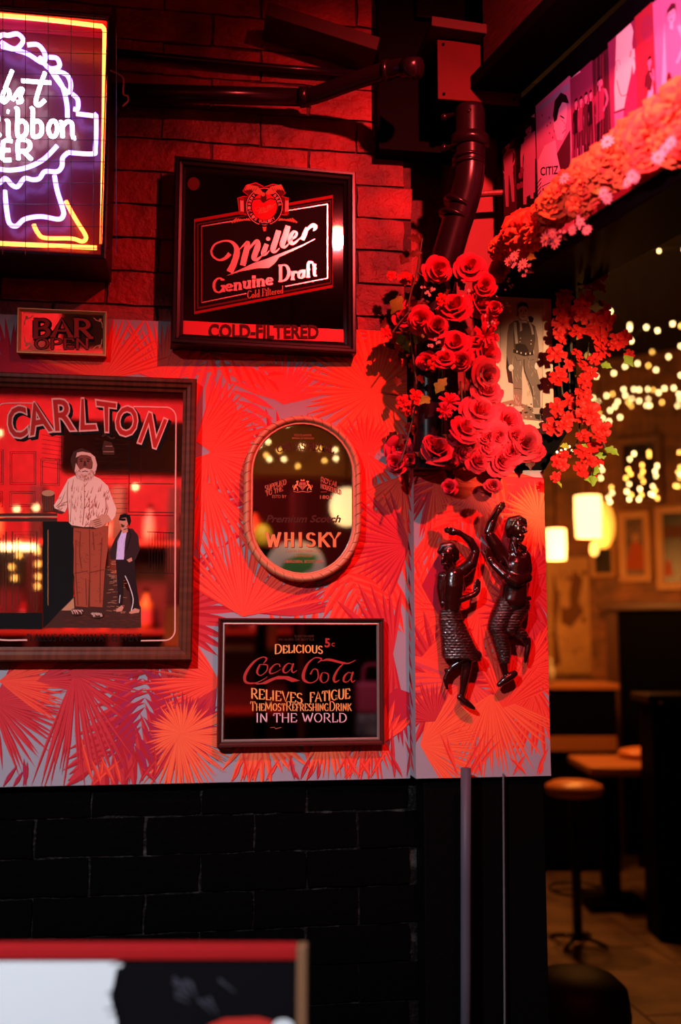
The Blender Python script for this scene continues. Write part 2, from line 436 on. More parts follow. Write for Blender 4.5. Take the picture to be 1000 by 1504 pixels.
# fascia beam over the opening, running from the pier towards the viewer
FD = Vector((.229, -.974, 0)).normalized(); FN = Vector((-.974, -.229, 0)).normalized(); FA = Vector((.379, -.10, 0))
FR = math.atan2(FD.y, FD.x)
def fpl(px, py, off=0): return onplane(px, py, FA+FN*off, FN)
def floc(px, py, off=0):                                # along-beam and height
    q = fpl(px, py, off)-FA; return (q.dot(FD), q.z)
ft = struct(MB().box(-.02, 3.2, .004, .11, 2.33, 2.76).build('trim_1', M_blackpaint, bevel=.004)); ft.location = FA; ft.rotation_euler = (0, 0, FR)
o = struct(MB().box(-.06, 3.2, -.03, .14, 2.300, 2.33).build('trim_2', M_black, bevel=.003)); o.location = FA; o.rotation_euler = (0, 0, FR)
M_rb = mat('reddish_brown_boards', (.07, .02, .016), .6, spec=.15, bump=((4, 30, 30), .3, .003), var=(6, (.03, .01, .009)))
b = MB()
for i in range(8): b.box(.10+.42*i, .10+.42*i+.412, -.10, .12, 2.80+.0, 3.5)
o = struct(b.build('trim_3', M_rb, bevel=.004)); o.location = FA; o.rotation_euler = (0, 0, FR)
o = struct(MB().box(-.10, 3.3, -.12, .0, 2.765, 2.80).build('trim_4', M_black, bevel=.003)); o.location = FA; o.rotation_euler = (0, 0, FR)
# black boxing hanging from the ceiling left of the pier
q0 = wl(556, -10, .06); q1 = wl(640, 224, .06)
struct(MB().box(q0.x, q1.x+.05, -.06, 0, q1.z, 3.5).build('trim_5', M_black))
# beams on the upper wall
def beam(name, pts, off, h, d, m):
    A = wl(*pts[0], off); B = wl(*pts[1], off); dx = (B-A).normalized(); nz = Vector((-dx.z, 0, dx.x))
    b = MB(); vs = []
    for p in (A, B):
        for (s, t) in ((-1, 0), (1, 0), (1, 1), (-1, 1)): vs.append(p+nz*s*h/2+Vector((0, t*d, 0)))
    b.add(vs, [(0, 1, 2, 3), (7, 6, 5, 4), (0, 4, 5, 1), (1, 5, 6, 2), (2, 6, 7, 3), (3, 7, 4, 0)])
    return struct(b.build(name, m, bevel=.002))
M_beam = mat('old_roof_timber', (.06, .018, .014), .6, spec=.15, bump=((6, 30, 60), .4, .002), var=((4, 20, 40), (.05, .02, .018)))
beam('trim_6', ((392, 12), (556, 64)), .12, .035, .1, M_beam)
beam('trim_7', ((634, 30), (741, 46)), .24, .024, .2, M_beam)
# ================================================================ WALLPAPER PANELS
PG = flat('wallpaper_grey', (.33, .29, .335), .55)
LC = [flat('print_red', (.76, .035, .025)), flat('print_red_light', (.90, .075, .045)), flat('print_crimson', (.46, .016, .028)),
      flat('print_crimson_light', (.60, .035, .045)), flat('print_orange', (.95, .14, .06)), flat('print_orange_deep', (.86, .075, .035)),
      flat('print_magenta', (.38, .02, .07)), flat('print_pink_red', (.66, .06, .08))]
PAIR = {'red': (0, 1), 'dark': (2, 3), 'orange': (5, 4), 'mag': (6, 2), 'pink': (7, 1)}
class Leafy:
    def __init__(s, x0, x1, z0, z1, thick): s.r = (x0, x1, z0, z1); s.b = MB(); s.k = 1; s.n = 0; s.t = thick; s.b.box(x0, x1, 0, thick, z0, z1, 0)
    def tri(s, pts, mi, dk=0):
        p = clip(pts, *s.r)
        if len(p) >= 3: s.b.add([(x, -s.k*.00004-min(s.n, 60)*6e-7, z) for x, z in p], [tuple(range(len(p)))], mi+1)
    def blade(s, c, a, r, w, pair, r1=.55, r0=0, bend=0):
        d = (math.cos(a), math.sin(a)); n = (-d[1], d[0]); s.n += 1
        pt = lambda t, u: (c[0]+d[0]*r*t+n[0]*(u+bend*t*t*r), c[1]+d[1]*r*t+n[1]*(u+bend*t*t*r))
        i, j = PAIR[pair]; pr = [(r0, 0), (r0+(r1-r0)*.5, .62), (r1, 1), ((1+r1)/2, .66), (1, 0)]
        for (t0, w0), (t1, w1) in zip(pr, pr[1:]):
            s.tri([pt(t0, 0), pt(t0, w0*w), pt(t1, w1*w), pt(t1, 0)], i)
            s.tri([pt(t0, 0), pt(t1, 0), pt(t1, -w1*w), pt(t0, -w0*w)], j)
    def fan(s, c, r, a0, a1, n, pair, seed=0, fill=1.0, r1=.58):
        rr = random.Random(seed); a0, a1 = R(a0), R(a1); da = (a1-a0)/n
        for k in range(n):
            a = a0+da*(k+.5)+rr.uniform(-.1, .1)*da
            s.blade(c, a, r*rr.uniform(.82, 1.06), math.tan(abs(da)/2)*r*r1*fill*1.08, pair, r1, 0, rr.uniform(-.06, .06))
        s.k += 1; s.n = 0
    def feather(s, p0, p1, n, L, pair, seed=0, wid=.010, bow=.1, sides=(1, -1)):
        rr = random.Random(seed); d = Vector((p1[0]-p0[0], p1[1]-p0[1])); l = d.length; u = d.normalized(); nn = Vector((-u.y, u.x))
        for sd in sides:
            for k in range(n):
                t = (k+.5)/n; c = Vector(p0)+d*t+nn*bow*l*math.sin(PI*t)
                a = math.atan2(u.y, u.x)+sd*R(62-30*t)
                s.blade(c, a, L*(math.sin(PI*(.18+.72*t))*.75+.3)*rr.uniform(.9, 1.1), wid, pair, .5, 0, -sd*.12)
        s.k += 1; s.n = 0
    def grass(s, c, n, L, pair, seed=0, spread=40, up=90):
        rr = random.Random(seed)
        for k in range(n):
            s.blade((c[0]+rr.uniform(-.04, .04), c[1]), R(up+rr.uniform(-spread, spread)), L*rr.uniform(.5, 1.1), .0045, pair, .45, 0, rr.uniform(-.2, .2))
        s.k += 1; s.n = 0
def W2(px, py, off=.016): q = wl(px, py, off); return (q.x, q.z)
K = 1/620
lp = Leafy(-1.75, .158, 1.166, 2.226, .012)
# big fans and fronds of the print, placed where the photograph shows them, filled in beyond the left edge
for (px, py) in ((-150, 1000), (-330, 700), (-200, 600), (-420, 1050), (-500, 620)):
    lp.fan(W2(px, py), 130*K, 0, 360, 44, 'red', px)
LEAVES = [
 ('fan', 60, 690, 120, 0, 360, 40, 'dark'), ('fan', 180, 760, 120, 0, 360, 40, 'red'), ('fan', 240, 900, 120, 0, 360, 40, 'dark'), ('fan', 420, 720, 120, 0, 360, 36, 'dark'), ('fan', 440, 1000, 120, 0, 360, 36, 'red'),
 ('fan', 560, 820, 110, 60, 300, 26, 'red'), ('fan', 590, 500, 90, 90, 270, 24, 'red'),
 ('fan', 20, 560, 100, 20, 160, 22, 'mag'), ('fan', 95, 560, 60, 10, 170, 22, 'dark'), ('fan', 240, 562, 105, 15, 165, 26, 'pink'), ('fan', 150, 560, 112, 12, 168, 30, 'red'),
 ('feather', 278, 500, 352, 612, 9, 80, 'pink'), ('fan', 415, 596, 92, 15, 150, 30, 'pink'), ('feather', 300, 520, 395, 560, 7, 50, 'red'),
 ('fan', 288, 650, 110, -35, 75, 26, 'red'), ('fan', 306, 668, 95, -160, 60, 40, 'red'), ('fan', 300, 705, 130, -105, -40, 16, 'red'),
 ('fan', 538, 690, 70, 60, 300, 26, 'pink'), ('fan', 548, 578, 116, 0, 360, 62, 'orange'), ('fan', 537, 668, 62, 20, 330, 34, 'red'),
 ('fan', 565, 720, 170, -110, -60, 10, 'red'), ('fan', 590, 700, 130, -160, -80, 16, 'red'), ('fan', 600, 800, 100, 110, 250, 22, 'dark'),
 ('fan', 425, 905, 78, 5, 175, 26, 'dark'), ('fan', 356, 906, 140, 12, 150, 36, 'red'), ('feather', 500, 838, 524, 918, 8, 75, 'red'),
 ('fan', 575, 960, 110, 80, 280, 28, 'dark'), ('fan', 580, 1010, 80, -140, -20, 16, 'mag'),
 ('fan', -8, 1030, 105, -95, 65, 40, 'dark'), ('fan', 0, 1000, 100, -40, 40, 24, 'red'), ('fan', 62, 985, 45, 30, 150, 16, 'orange'), ('fan', 55, 1000, 80, -15, 40, 12, 'dark'),
 ('feather', 235, 960, 135, 1130, 12, 85, 'dark'), ('feather', 205, 975, 195, 1100, 9, 70, 'mag'), ('fan', 100, 985, 105, -45, 15, 16, 'dark'), ('fan', 112, 985, 165, -112, -55, 26, 'dark'),
 ('fan', 322, 1000, 105, 120, 245, 28, 'red'), ('fan', 318, 1010, 85, -150, -95, 14, 'dark'), ('fan', 272, 1075, 60, 0, 360, 50, 'mag'), ('fan', 262, 1078, 92, -125, 30, 46, 'orange'), ('fan', 266, 1076, 50, 30, 240, 30, 'orange'),
 ('fan', 380, 1060, 95, -130, -30, 12, 'orange'), ('fan', 480, 1060, 90, -120, -55, 12, 'orange'), ('fan', 540, 1050, 100, -120, -60, 12, 'red'), ('fan', 560, 1090, 60, 30, 150, 10, 'red'),
 ('grass', 160, 1152, 6, 75, 'red'), ('grass', 205, 1150, 6, 60, 'dark'), ('grass', 365, 1146, 6, 50, 'red'), ('grass', 520, 1142, 8, 55, 'red'), ('grass', 20, 1154, 6, 45, 'mag'), ('grass', 440, 1144, 5, 40, 'dark'), ('grass', 590, 1141, 6, 70, 'dark')]
def leaves(P, L, off):
    for i, q in enumerate(L):
        if q[0] == 'fan': P.fan(W2(q[1], q[2], off), q[3]*K, q[4], q[5], q[6], q[7], i)
        elif q[0] == 'feather': P.feather(W2(q[1], q[2], off), W2(q[3], q[4], off), q[5], q[6]*K, q[7], i)
        else: P.grass(W2(q[1], q[2], off), q[3], q[4]*K, q[5], i)
leaves(lp, LEAVES, .016)
o = lp.b.build('wallpaper_panel', [PG]+LC, weld=False); o.location = (0, -.03, 0)
tag(o, 'wide wallpapered board with red palm leaf print holding the framed mirrors', 'wall panel')
pp = Leafy(PX0, PX1+.002, 1.174, 1.905, .012)
PL = [('fan', 640, 700, 90, 180, 360, 24, 'dark'), ('fan', 700, 690, 100, 180, 360, 26, 'red'), ('fan', 760, 700, 100, 180, 360, 26, 'dark'),
 ('fan', 640, 900, 110, 0, 360, 40, 'red'), ('fan', 770, 850, 120, 0, 360, 44, 'dark'), ('fan', 650, 1000, 100, 0, 360, 36, 'dark'), ('fan', 790, 1010, 110, 60, 300, 36, 'red'),
 ('fan', 660, 745, 130, -130, -60, 16, 'red'), ('fan', 640, 700, 120, -100, 20, 22, 'red'), ('feather', 740, 690, 660, 770, 9, 60, 'red'), ('fan', 792, 760, 62, 0, 360, 40, 'orange'),
 ('fan', 705, 892, 95, 0, 360, 48, 'red'), ('fan', 780, 900, 80, 60, 320, 34, 'dark'), ('fan', 620, 860, 80, -60, 60, 18, 'mag'), ('fan', 612, 975, 105, -40, 50, 22, 'red'),
 ('fan', 690, 1000, 115, 150, 330, 20, 'pink'), ('fan', 770, 985, 80, -70, 70, 24, 'red'), ('fan', 722, 1020, 120, -150, -20, 40, 'orange'), ('fan', 740, 1040, 90, 20, 120, 18, 'red'), ('fan', 618, 1095, 100, -60, 75, 44, 'orange'), ('fan', 640, 1060, 60, 60, 180, 18, 'dark'),
 ('grass', 690, 1142, 7, 70, 'red'), ('grass', 770, 1140, 4, 40, 'red'), ('fan', 700, 720, 50, 200, 340, 18, 'pink')]
leaves(pp, PL, .10)
# left return of the boxed panel
pp.b.box(PX0, PX0+.012, .012, .075, 1.174, 1.905, 0)
for k in range(26):
    z = 1.19+.028*k+rnd.uniform(-.008, .008); y = rnd.uniform(.018, .045)
    pp.b.add([(PX0-.0003, y, z), (PX0-.0003, y+.03, z+.012), (PX0-.0003, min(y+.05, .074), z+.06), (PX0-.0003, y+.022, z+.03)], [(0, 1, 2, 3)], 1+rnd.choice([2, 3, 6, 0]))
o = pp.b.build('wallpaper_panel', [PG]+LC, weld=False); o.location = (0, -.092, 0)
tag(o, 'narrow boxed wallpaper panel on the pier behind the two dancer figures', 'wall panel')
# ================================================================ FRAMED MIRRORS AND SIGNS
def cpx(*pts): return pts
def wall_item(name, label, cat, corners, off, group=None, yaw=0, tilt=0):
    P = [wl(*q, off) for q in corners]                     # tl, tr, br, bl
    x0 = (P[0].x+P[3].x)/2; x1 = (P[1].x+P[2].x)/2; z1 = (P[0].z+P[1].z)/2; z0 = (P[2].z+P[3].z)/2
    t = thing(name, label, cat, ((x0+x1)/2, -off, (z0+z1)/2), (tilt, 0, yaw), group)
    def mp(px, py, t=t, off=off):                          # photograph pixel to this item's own plane
        m = t.rotation_euler.to_matrix(); n = m @ Vector((0, -1, 0))
        q = m.transposed() @ (onplane(px, py, t.location, n)-Vector(t.location))
        return (q.x, q.z)
    return t, x1-x0, z1-z0, mp
def picture_frame(t, w, h, fw, dpt, m, mh, lip=.004, glass=None, gname='mirror_glass', back=.0):
    # moulding from the back edge round to the inner lip; own origin lies in the glass plane
    prof = [(0, back), (0, -dpt*.75), (fw*.12, -dpt), (fw*.34, -dpt), (fw*.46, -dpt*.78), (fw*.68, -dpt*.70), (fw*.80, -dpt*.42), (fw, -dpt*.3), (fw, .003)]
    MB().frame(rect_loop(w, h), prof, corner_mi=[1, 0, 1, 0]).build('frame', [m, mh], t)
    i = fw-.002
    MB().box(-w/2+i, w/2-i, 0, .004, -h/2+i, h/2-i).build(gname, glass, t)
    MB().box(-w/2+.003, w/2-.003, .0045, max(back, .008), -h/2+.003, h/2-.003).build('backing_board', M_black, t)
red = flat('sign_red', (.46, .022, .018)); redl = flat('print_line_pink', (.80, .38, .32)); blk = flat('print_black', (.006, .005, .005)); dk = flat('print_dark_brown', (.06, .018, .012))
br = flat('print_trouser_brown', (.34, .06, .03)); brd = flat('print_trouser_shade', (.17, .025, .014)); cream = flat('print_cream', (.85, .50, .40)); lil = flat('print_lilac', (.62, .50, .80))
skin = flat('print_skin', (.60, .24, .16)); skind = flat('print_face_brown', (.22, .055, .035)); wht = flat('print_white', (.85, .78, .74)); tan = flat('print_tan', (.50, .22, .12)); beard = flat('print_beard', (.74, .40, .32))

# ---- large pub mirror with the bearded man
t, w, h, mp = wall_item('pub_mirror', 'large brown framed pub mirror with arched red lettering above a bearded man', 'mirror', ((-38, 546), (287, 560), (284, 969), (-36, 973)), .046)
picture_frame(t, w, h, .031, .020, M_wood, M_woodh, glass=M_mirror, back=.020)
Q = lambda L, dx=0, dy=560: [(dx+a/3.333, dy+b/3.333) for a, b in L]
a = Art(mp)                                                 # panelled bar room drawn in line on the glass
for (x0, y0, x1, y1) in ((-60, 335, 15, 505), (50, 345, 175, 505), (200, 380, 290, 510), (-60, 540, 12, 612), (47, 540, 172, 612)):
    for e in (0, 8): a.orect(x0/3.333+e/3.333, 560+y0/3.333+e/3.333, x1/3.333-e/3.333, 560+y1/3.333-e/3.333, .9, blk)
for y in range(262, 420, 22): a.rib(Q([(205, y), (300, y+14)]), .5, blk); a.rib(Q([(470, y+20), (625, y+26)]), .5, blk)
for y in range(420, 640, 24): a.rib(Q([(480, y+10), (625, y+10)]), .5, blk)
a.rib(Q([(302, 200), (302, 400)]), .7, blk)
for y in (285, 435, 500, 640, 655): a.rib(Q([(630, y), (850, y+3)]), 1.0, blk)
a.rib(Q([(634, 285), (630, 640)]), 1.2, blk); a.rib(Q([(690, 330), (690, 500)]), .6, blk)
for x in range(730, 850, 14): a.rib(Q([(x, 75), (x, 270)], 0, 760), .6, blk)
a.rib(Q([(720, 70), (850, 76)], 0, 760), 1.2, blk); a.rib(Q([(680, 270), (850, 274)], 0, 760), .8, blk)
a.rect(-20, 754, 84, 758, dk); a.rect(-20, 758, 84, 760, tan); a.rect(-20, 761, 84, 766, dk)
a.up()
for (x0, y0, x1, y1) in ((60, 70, 180, 460), (-60, 70, 30, 460)):
    for e, ww in ((0, 1.6), (14, .8), (30, 1.2)): a.orect((x0+e)/3.333, 760+(y0+e)/3.333, (x1-e)/3.333, 760+(y1-e)/3.333, ww, dk)
a.poly(Q([(210, 20), (360, 20), (360, 400), (300, 460), (210, 545)], 0, 760), blk); a.rib(Q([(235, 60), (235, 430)], 0, 760), .8, tan)
a.rect(-20, 900, 62, 924, blk)
a.up(); a.poly(Q([(360, 390), (300, 450), (220, 540), (690, 540), (690, 440), (580, 300), (520, 250)], 0, 760), dk)
a.poly(Q([(360, 395), (300, 455), (365, 455)], 0, 760), tan)
rr = random.Random(3)
for k in range(70):
    x = rr.uniform(520, 600); y = rr.uniform(210, 470); a.rib(Q([(x, y), (x+rr.uniform(10, 30), y+rr.uniform(-3, 3))], 0, 760), .5, tan)
for k in range(50):
    x = rr.uniform(280, 680); y = rr.uniform(470, 535); a.rib(Q([(x, y), (x+rr.uniform(15, 40), y+rr.uniform(-4, 4))], 0, 760), .4, brd)
a.orect(-5, 599, 258, 940, 1.5, redl) if False else None
ln = [(66, 599), (20, 599), (6, 601), (-4, 610), (-6, 625)]
a.rib([(52, 592), (12, 592), (0, 595), (-5, 604)], 1.5, redl, 4); a.rib([(196, 597), (240, 598)]+[(243+15.5*math.sin(R(k*10)), 613.5-15.5*math.cos(R(k*10))) for k in range(10)]+[(257.5, 760)]+[(242+15*math.cos(R(k*10)), 925+15.5*math.sin(R(k*10))) for k in range(10)]+[(207, 941)], 1.9, redl); a.rib([(40, 940), (4, 940), (-6, 936)], 2.2, redl, 4)
a.up()                                                      # lantern
a.poly(Q([(510, 290), (500, 330), (505, 360), (560, 360), (560, 330), (545, 300)]), dk); a.rib(Q([(500, 270), (520, 262), (545, 280), (562, 275)]), 2.2, dk, 5); a.rib(Q([(505, 345), (558, 345)]), .8, tan); a.rib(Q([(516, 318), (550, 318)]), .8, tan)
a.build('printed_backdrop', t)
a = Art(mp, .0002); a.k = 6
a.poly(Q([(205, 555), (268, 555), (262, 640), (212, 640)]), dk); a.ell(236/3.333, 560+548/3.333, 9.5, 4.5, tan); a.up()
for k in range(6): a.rib(Q([(214+k*9, 565), (216+k*8, 636)]), .5, br)
# trousers
a.up(); a.poly(Q([(360, 40), (362, 160), (360, 275), (365, 290), (370, 435), (432, 440), (437, 280), (440, 200), (442, 280), (440, 437), (502, 440), (512, 270), (528, 150), (532, 40)], 0, 760), br)
a.up()
for L in ([(438, 60), (440, 200), (439, 440)], [(372, 110), (372, 270), (382, 430)], [(362, 275), (430, 262)], [(440, 270), (512, 255)], [(420, 300), (424, 430)], [(500, 100), (492, 240), (490, 420)], [(455, 70), (462, 160)], [(395, 70), (390, 170), (400, 250)]):
    a.rib(Q(L, 0, 760), [1.4]*len(L), brd, 4)
for k in range(46):
    x = rr.choice([rr.uniform(366, 428), rr.uniform(445, 505)]); y = rr.uniform(60, 425); a.rib(Q([(x, y), (x+rr.uniform(6, 20), y+rr.uniform(-14, 14))], 0, 760), .6, brd)
# shirt
a.up(); a.poly(Q([(368, 462), (335, 478), (312, 520), (282, 580), (264, 608), (270, 632), (318, 642), (332, 612), (336, 690), (350, 704), (410, 714), (470, 712), (520, 690), (524, 655), (548, 684), (564, 660), (570, 625), (545, 560), (528, 512), (490, 478), (462, 465)]), cream)
a.up(); a.poly(Q([(264, 608), (258, 640), (300, 650), (318, 642), (268, 622)]), dk)
for k in range(60):
    s_ = rr.uniform(0, 1); x0 = 425+110*s_+rr.uniform(-8, 8); y0 = rr.uniform(500, 690); a.rib(Q([(x0, y0), (x0-8+rr.uniform(-6, 8), y0+rr.uniform(14, 40))]), [.3, 1.3], br)
for L in ([(335, 490), (330, 560), (338, 690)], [(412, 500), (414, 600), (405, 705)], [(320, 540), (300, 590), (276, 614)], [(300, 600), (330, 590)], [(290, 615), (322, 605)], [(350, 560), (345, 690)], [(510, 540), (520, 600), (515, 650)], [(430, 495), (412, 518)], [(360, 480), (352, 540)]): a.rib(Q(L), [.5]+[1.1]*(len(L)-1), br, 4)
for k in range(34):
    x0 = rr.uniform(338, 405); y0 = rr.uniform(500, 680); a.rib(Q([(x0, y0), (x0+rr.uniform(-4, 4), y0+rr.uniform(12, 34))]), [.2, .8], br)
for k in range(14):
    x0 = rr.uniform(285, 325); y0 = rr.uniform(560, 630); a.rib(Q([(x0, y0), (x0-10, y0+rr.uniform(6, 14))]), [.3, .9], br)
for y in (540, 580, 620): a.ell(416/3.333, 560+y/3.333, .8, .8, dk, 8)
a.poly(Q([(348, 704), (350, 716), (470, 724), (520, 700), (520, 690), (470, 712), (410, 714)]), dk)
# hand and head
a.up(); a.poly(Q([(548, 684), (530, 655), (500, 650), (470, 672), (450, 682), (452, 712), (470, 720), (500, 712), (524, 694)]), skin)
for k in range(4): a.rib(Q([(455+4*k, 684+9*k), (490+3*k, 674+9*k)]), .9, dk)
a.poly(Q([(430, 700), (450, 690), (455, 705), (438, 712)]), skin)
a.poly(Q([(355, 430), (345, 385), (360, 345), (400, 328), (440, 345), (452, 380), (440, 470), (380, 480)]), dk)
a.up(); a.ell(416/3.333, 560+400/3.333, 11, 16, skind); a.poly(Q([(440, 350), (465, 370), (476, 410), (470, 440), (450, 440), (455, 400)]), beard)
a.poly(Q([(372, 400), (366, 440), (380, 478), (412, 494), (448, 484), (468, 450), (462, 425), (440, 432), (415, 424), (392, 434), (380, 415)]), beard)
a.up(); a.poly(Q([(372, 375), (378, 350), (404, 345), (440, 352), (450, 372), (425, 362), (395, 362)]), beard)
for (x, y) in ((398, 392), (432, 392)): a.ell(x/3.333, 560+y/3.333, 2.0, 1.0, blk, 8)
a.poly(Q([(412, 392), (420, 392), (424, 416), (408, 416)]), dk); a.rib(Q([(390, 384), (406, 380)]), 1.2, blk); a.rib(Q([(424, 380), (442, 384)]), 1.2, blk); a.rib(Q([(402, 444), (418, 440), (432, 444)]), 1.2, dk)
for k in range(70):
    an = rr.uniform(.1, PI-.1); q = rr.uniform(.5, 1); x = 417+50*q*math.cos(an); y = 430+56*q*math.sin(an); a.rib(Q([(x, y), (x+rr.uniform(-7, 7), y+rr.uniform(4, 10))]), .55, br)
# shoes
for (x, y, rx) in ((376, 462, 31), (474, 476, 34)):
    a.ell(x/3.333, 760+y/3.333, rx/3.333, 18/3.333, dk)
    a.up()
    for k in range(9): a.rib(Q([(x-rx+6+k*6, y-12+rr.uniform(0, 6)), (x-rx+14+k*6, y+rr.uniform(-4, 12))], 0, 760), 1.0, beard)
a.build('printed_bearded_man', t)
a = Art(mp, .0002); a.k = 6
a.poly(Q([(592, 60), (648, 54), (676, 88), (684, 160), (664, 205), (650, 218), (600, 212), (540, 205), (534, 172), (560, 110)], 0, 760), flat('print_jacket', (.035, .014, .014)))
a.poly(Q([(566, 200), (660, 210), (664, 300), (684, 440), (646, 450), (622, 290), (606, 300), (600, 440), (580, 436), (572, 300)], 0, 760), flat('print_jeans', (.02, .008, .009)))
a.up(); a.poly(Q([(596, 70), (624, 52), (612, 120), (606, 206), (568, 206), (576, 120)], 0, 760), lil)
for k in range(14):
    x = rr.uniform(574, 612); y = rr.uniform(80, 190); a.rib(Q([(x, y), (x-3, y+14)], 0, 760), .4, flat('print_lilac_shade', (.3, .22, .45)))
a.ell(606/3.333, 560+690/3.333, 6.2, 8.6, skin); a.poly(Q([(590, 716), (624, 714), (626, 738), (602, 746)]), skin)
a.up(); a.poly(Q([(584, 672), (588, 654), (612, 648), (636, 656), (642, 684), (632, 712), (624, 690), (618, 668)]), blk)
a.poly(Q([(582, 671), (616, 672), (616, 682), (600, 684), (582, 680)]), blk); a.rib(Q([(590, 700), (602, 702)]), 1.2, dk); a.poly(Q([(592, 704), (612, 704), (606, 716), (596, 714)]), dk)
a.rib(Q([(612, 285), (632, 330), (652, 400), (642, 460)], 0, 760), 1.0, wht, 4); a.rib(Q([(584, 420), (588, 380)], 0, 760), .8, wht)
a.poly(Q([(568, 452), (596, 430), (606, 440), (596, 460), (570, 462)], 0, 760), skin); a.poly(Q([(630, 466), (660, 444), (684, 452), (680, 466), (640, 472)], 0, 760), skin)
a.poly(Q([(620, 208), (644, 196), (648, 212), (632, 220)], 0, 760), skin); a.rib(Q([(606, 60), (630, 52), (640, 90), (618, 160)], 0, 760), 1.2, blk)
a.build('printed_man_in_sunglasses', t)
a = Art(mp, .0002); a.k = 8
LQ = [('C', (30, 128), (128, 118), (140, 268), (46, 292)), ('A', (140, 108), (196, 100), (262, 245), (146, 270)), ('R', (258, 90), (362, 86), (372, 242), (270, 246)), ('L', (398, 86), (440, 86), (476, 238), (392, 242)), ('T', (470, 94), (570, 108), (560, 250), (486, 248)), ('O', (572, 122), (676, 122), (672, 268), (560, 272)), ('N', (728, 152), (820, 190), (764, 330), (674, 300))]
for sh, m, bo in (((4.2, 3.6), blk, .05), ((2.8, 2.4), blk, .05), ((1.4, 1.2), blk, .05), ((0, 0), redl, .05), ((0, 0), red, .012)):
    for ch, *q in LQ: a.quadtext(ch, Q(q), m, bo, sh)
    a.up()
a.build('lettering', t); a = Art(mp, .0002); a.k = 8
a.text('"I ALLUS HAS WAN AT ELEVEN"', (40, 931, 207, 942), blk, .0)
a.build('slogan', t)

# ---- square beer mirror
M0 = wl(497, 343, .06); nn_ = ((CAM-M0).normalized()+(LAMP-M0).normalized()).normalized()   # hung so that it throws back the spot lamp
t, w, h, mp = wall_item('beer_mirror', 'square black framed beer mirror with a slanted script logo on the brick wall', 'mirror', ((252, 237), (522, 253), (522, 520), (255, 511)), .058, yaw=math.atan2(nn_.x, -nn_.y), tilt=-math.asin(nn_.z))
picture_frame(t, w, h, .027, .022, M_satin, M_satin, glass=M_mirror, back=.030)
V = lambda L: [(230+x*.32, 220+y*.32) for x, y in L]
mred = flat('mirror_print_red', (.28, .012, .013)); mdr = flat('mirror_print_dark_red', (.10, .012, .012)); silver = mat('etched_silver', (.72, .40, .36), .22, .85)
a = Art(mp, .0002)
a.poly(V([(172, 318), (808, 208), (808, 632), (172, 755)]), mred); a.up(); a.poly(V([(176, 332), (806, 222), (806, 620), (176, 742)]), blk)
a.up(); a.poly(V([(186, 340), (800, 232), (800, 614), (186, 732)]), mdr); a.up(); a.poly(V([(192, 345), (796, 238), (796, 608), (192, 722)]), blk)
a.up()
for L in ([(206, 352), (360, 326)], [(600, 280), (784, 250)], [(590, 628), (784, 590)], [(206, 702), (412, 660)]): a.rib(V(L), 1.6, silver)
a.rib(V([(206, 352), (206, 702)]), 1.3, mred); a.rib(V([(784, 250), (784, 590)]), 1.8, silver)
a.poly(V([(122, 786), (866, 830), (866, 885), (122, 850)]) if False else V([(118, 784), (866, 826), (866, 884), (118, 852)]), mat('mirror_band_red', (.60, .03, .035), .4, spec=.2))
# round eagle badge
a.up(); cxy = V([(494, 262)])[0]
BG = V([(372, 222), (395, 215), (425, 215), (395, 190), (410, 165), (455, 152), (494, 172), (535, 158), (572, 168), (590, 200), (575, 215), (605, 222), (600, 300), (380, 296)])
a.poly(BG, mdr); a.rib(BG, 1.3, flat('badge_red', (.55, .02, .03)), closed=True)
for k in range(14):
    an = R(150+k*9); p = (494+92*math.cos(an)*1.5, 310-18*math.sin(an)*-1)
for sd in (-1, 1):
    for k in range(9): a.rib(V([(494+sd*(46+k*10), 330-k*2), (494+sd*(62+k*11), 312+k*3)]), [1.2, 3.0], tan, 1)
a.up(); a.ell(*cxy, 28, 29, blk, 28); a.up(); a.ell(*cxy, 26.8, 27.6, redl, 28); a.up(); a.ell(*cxy, 25.8, 26.6, blk, 28); a.up(); a.ell(*cxy, 18.6, 19.6, flat('badge_red', (.55, .02, .03)), 28)
a.up()
def ring(txt, a0, a1, r, m, s=4.2, inward=False):
    n = len(txt)
    for i, ch in enumerate(txt):
        if ch == ' ': continue
        an = R(a0+(a1-a0)*(i+.5)/n); cx, cy = cxy[0]+r*math.cos(an), cxy[1]+r*math.sin(an)
        ro = an+PI/2 if not inward else an-PI/2
        fn = lambda x, y, cx=cx, cy=cy, ro=ro: (cx+x*math.cos(ro)-y*math.sin(ro), cy+x*math.sin(ro)+y*math.cos(ro))
        a.text(ch, (-s*.36, -s*.5, s*.36, s*.5), m, .02, fn=fn)
ring("AMERICA'S", 232, 118, 22.4, redl, inward=True); ring('QUALITY', 112, 48, 22.4, redl, inward=True); ring('BEER', 308, 360, 22.4, redl)
for sd in (-1, 1):
    a.poly(V([(494+sd*4, 200), (494+sd*30, 170), (494+sd*78, 160), (494+sd*92, 190), (494+sd*60, 184), (494+sd*44, 204), (494+sd*20, 208)]), tan)
    for k in range(5): a.rib(V([(494+sd*(34+k*11), 178+k), (494+sd*(44+k*11), 190+k*1.5)]), .7, dk)
    a.poly(V([(494+sd*96, 228), (494+sd*112, 222), (494+sd*110, 290), (494+sd*94, 296)]), redl); a.ell(*V([(494+sd*103, 228)])[0], 3.4, 2.6, mred, 10); a.ell(*V([(494+sd*103, 292)])[0], 3.4, 2.6, mred, 10)
a.ell(*V([(490, 222)])[0], 4.6, 7.5, dk, 12); a.ell(*V([(488, 206)])[0], 3, 3.2, tan, 10); a.rib(V([(484, 206), (476, 212)]), [1.6, .4], tan)
a.rib(V([(440, 232), (470, 226), (494, 238), (520, 226), (548, 232)]), 1.6, dk, 4)
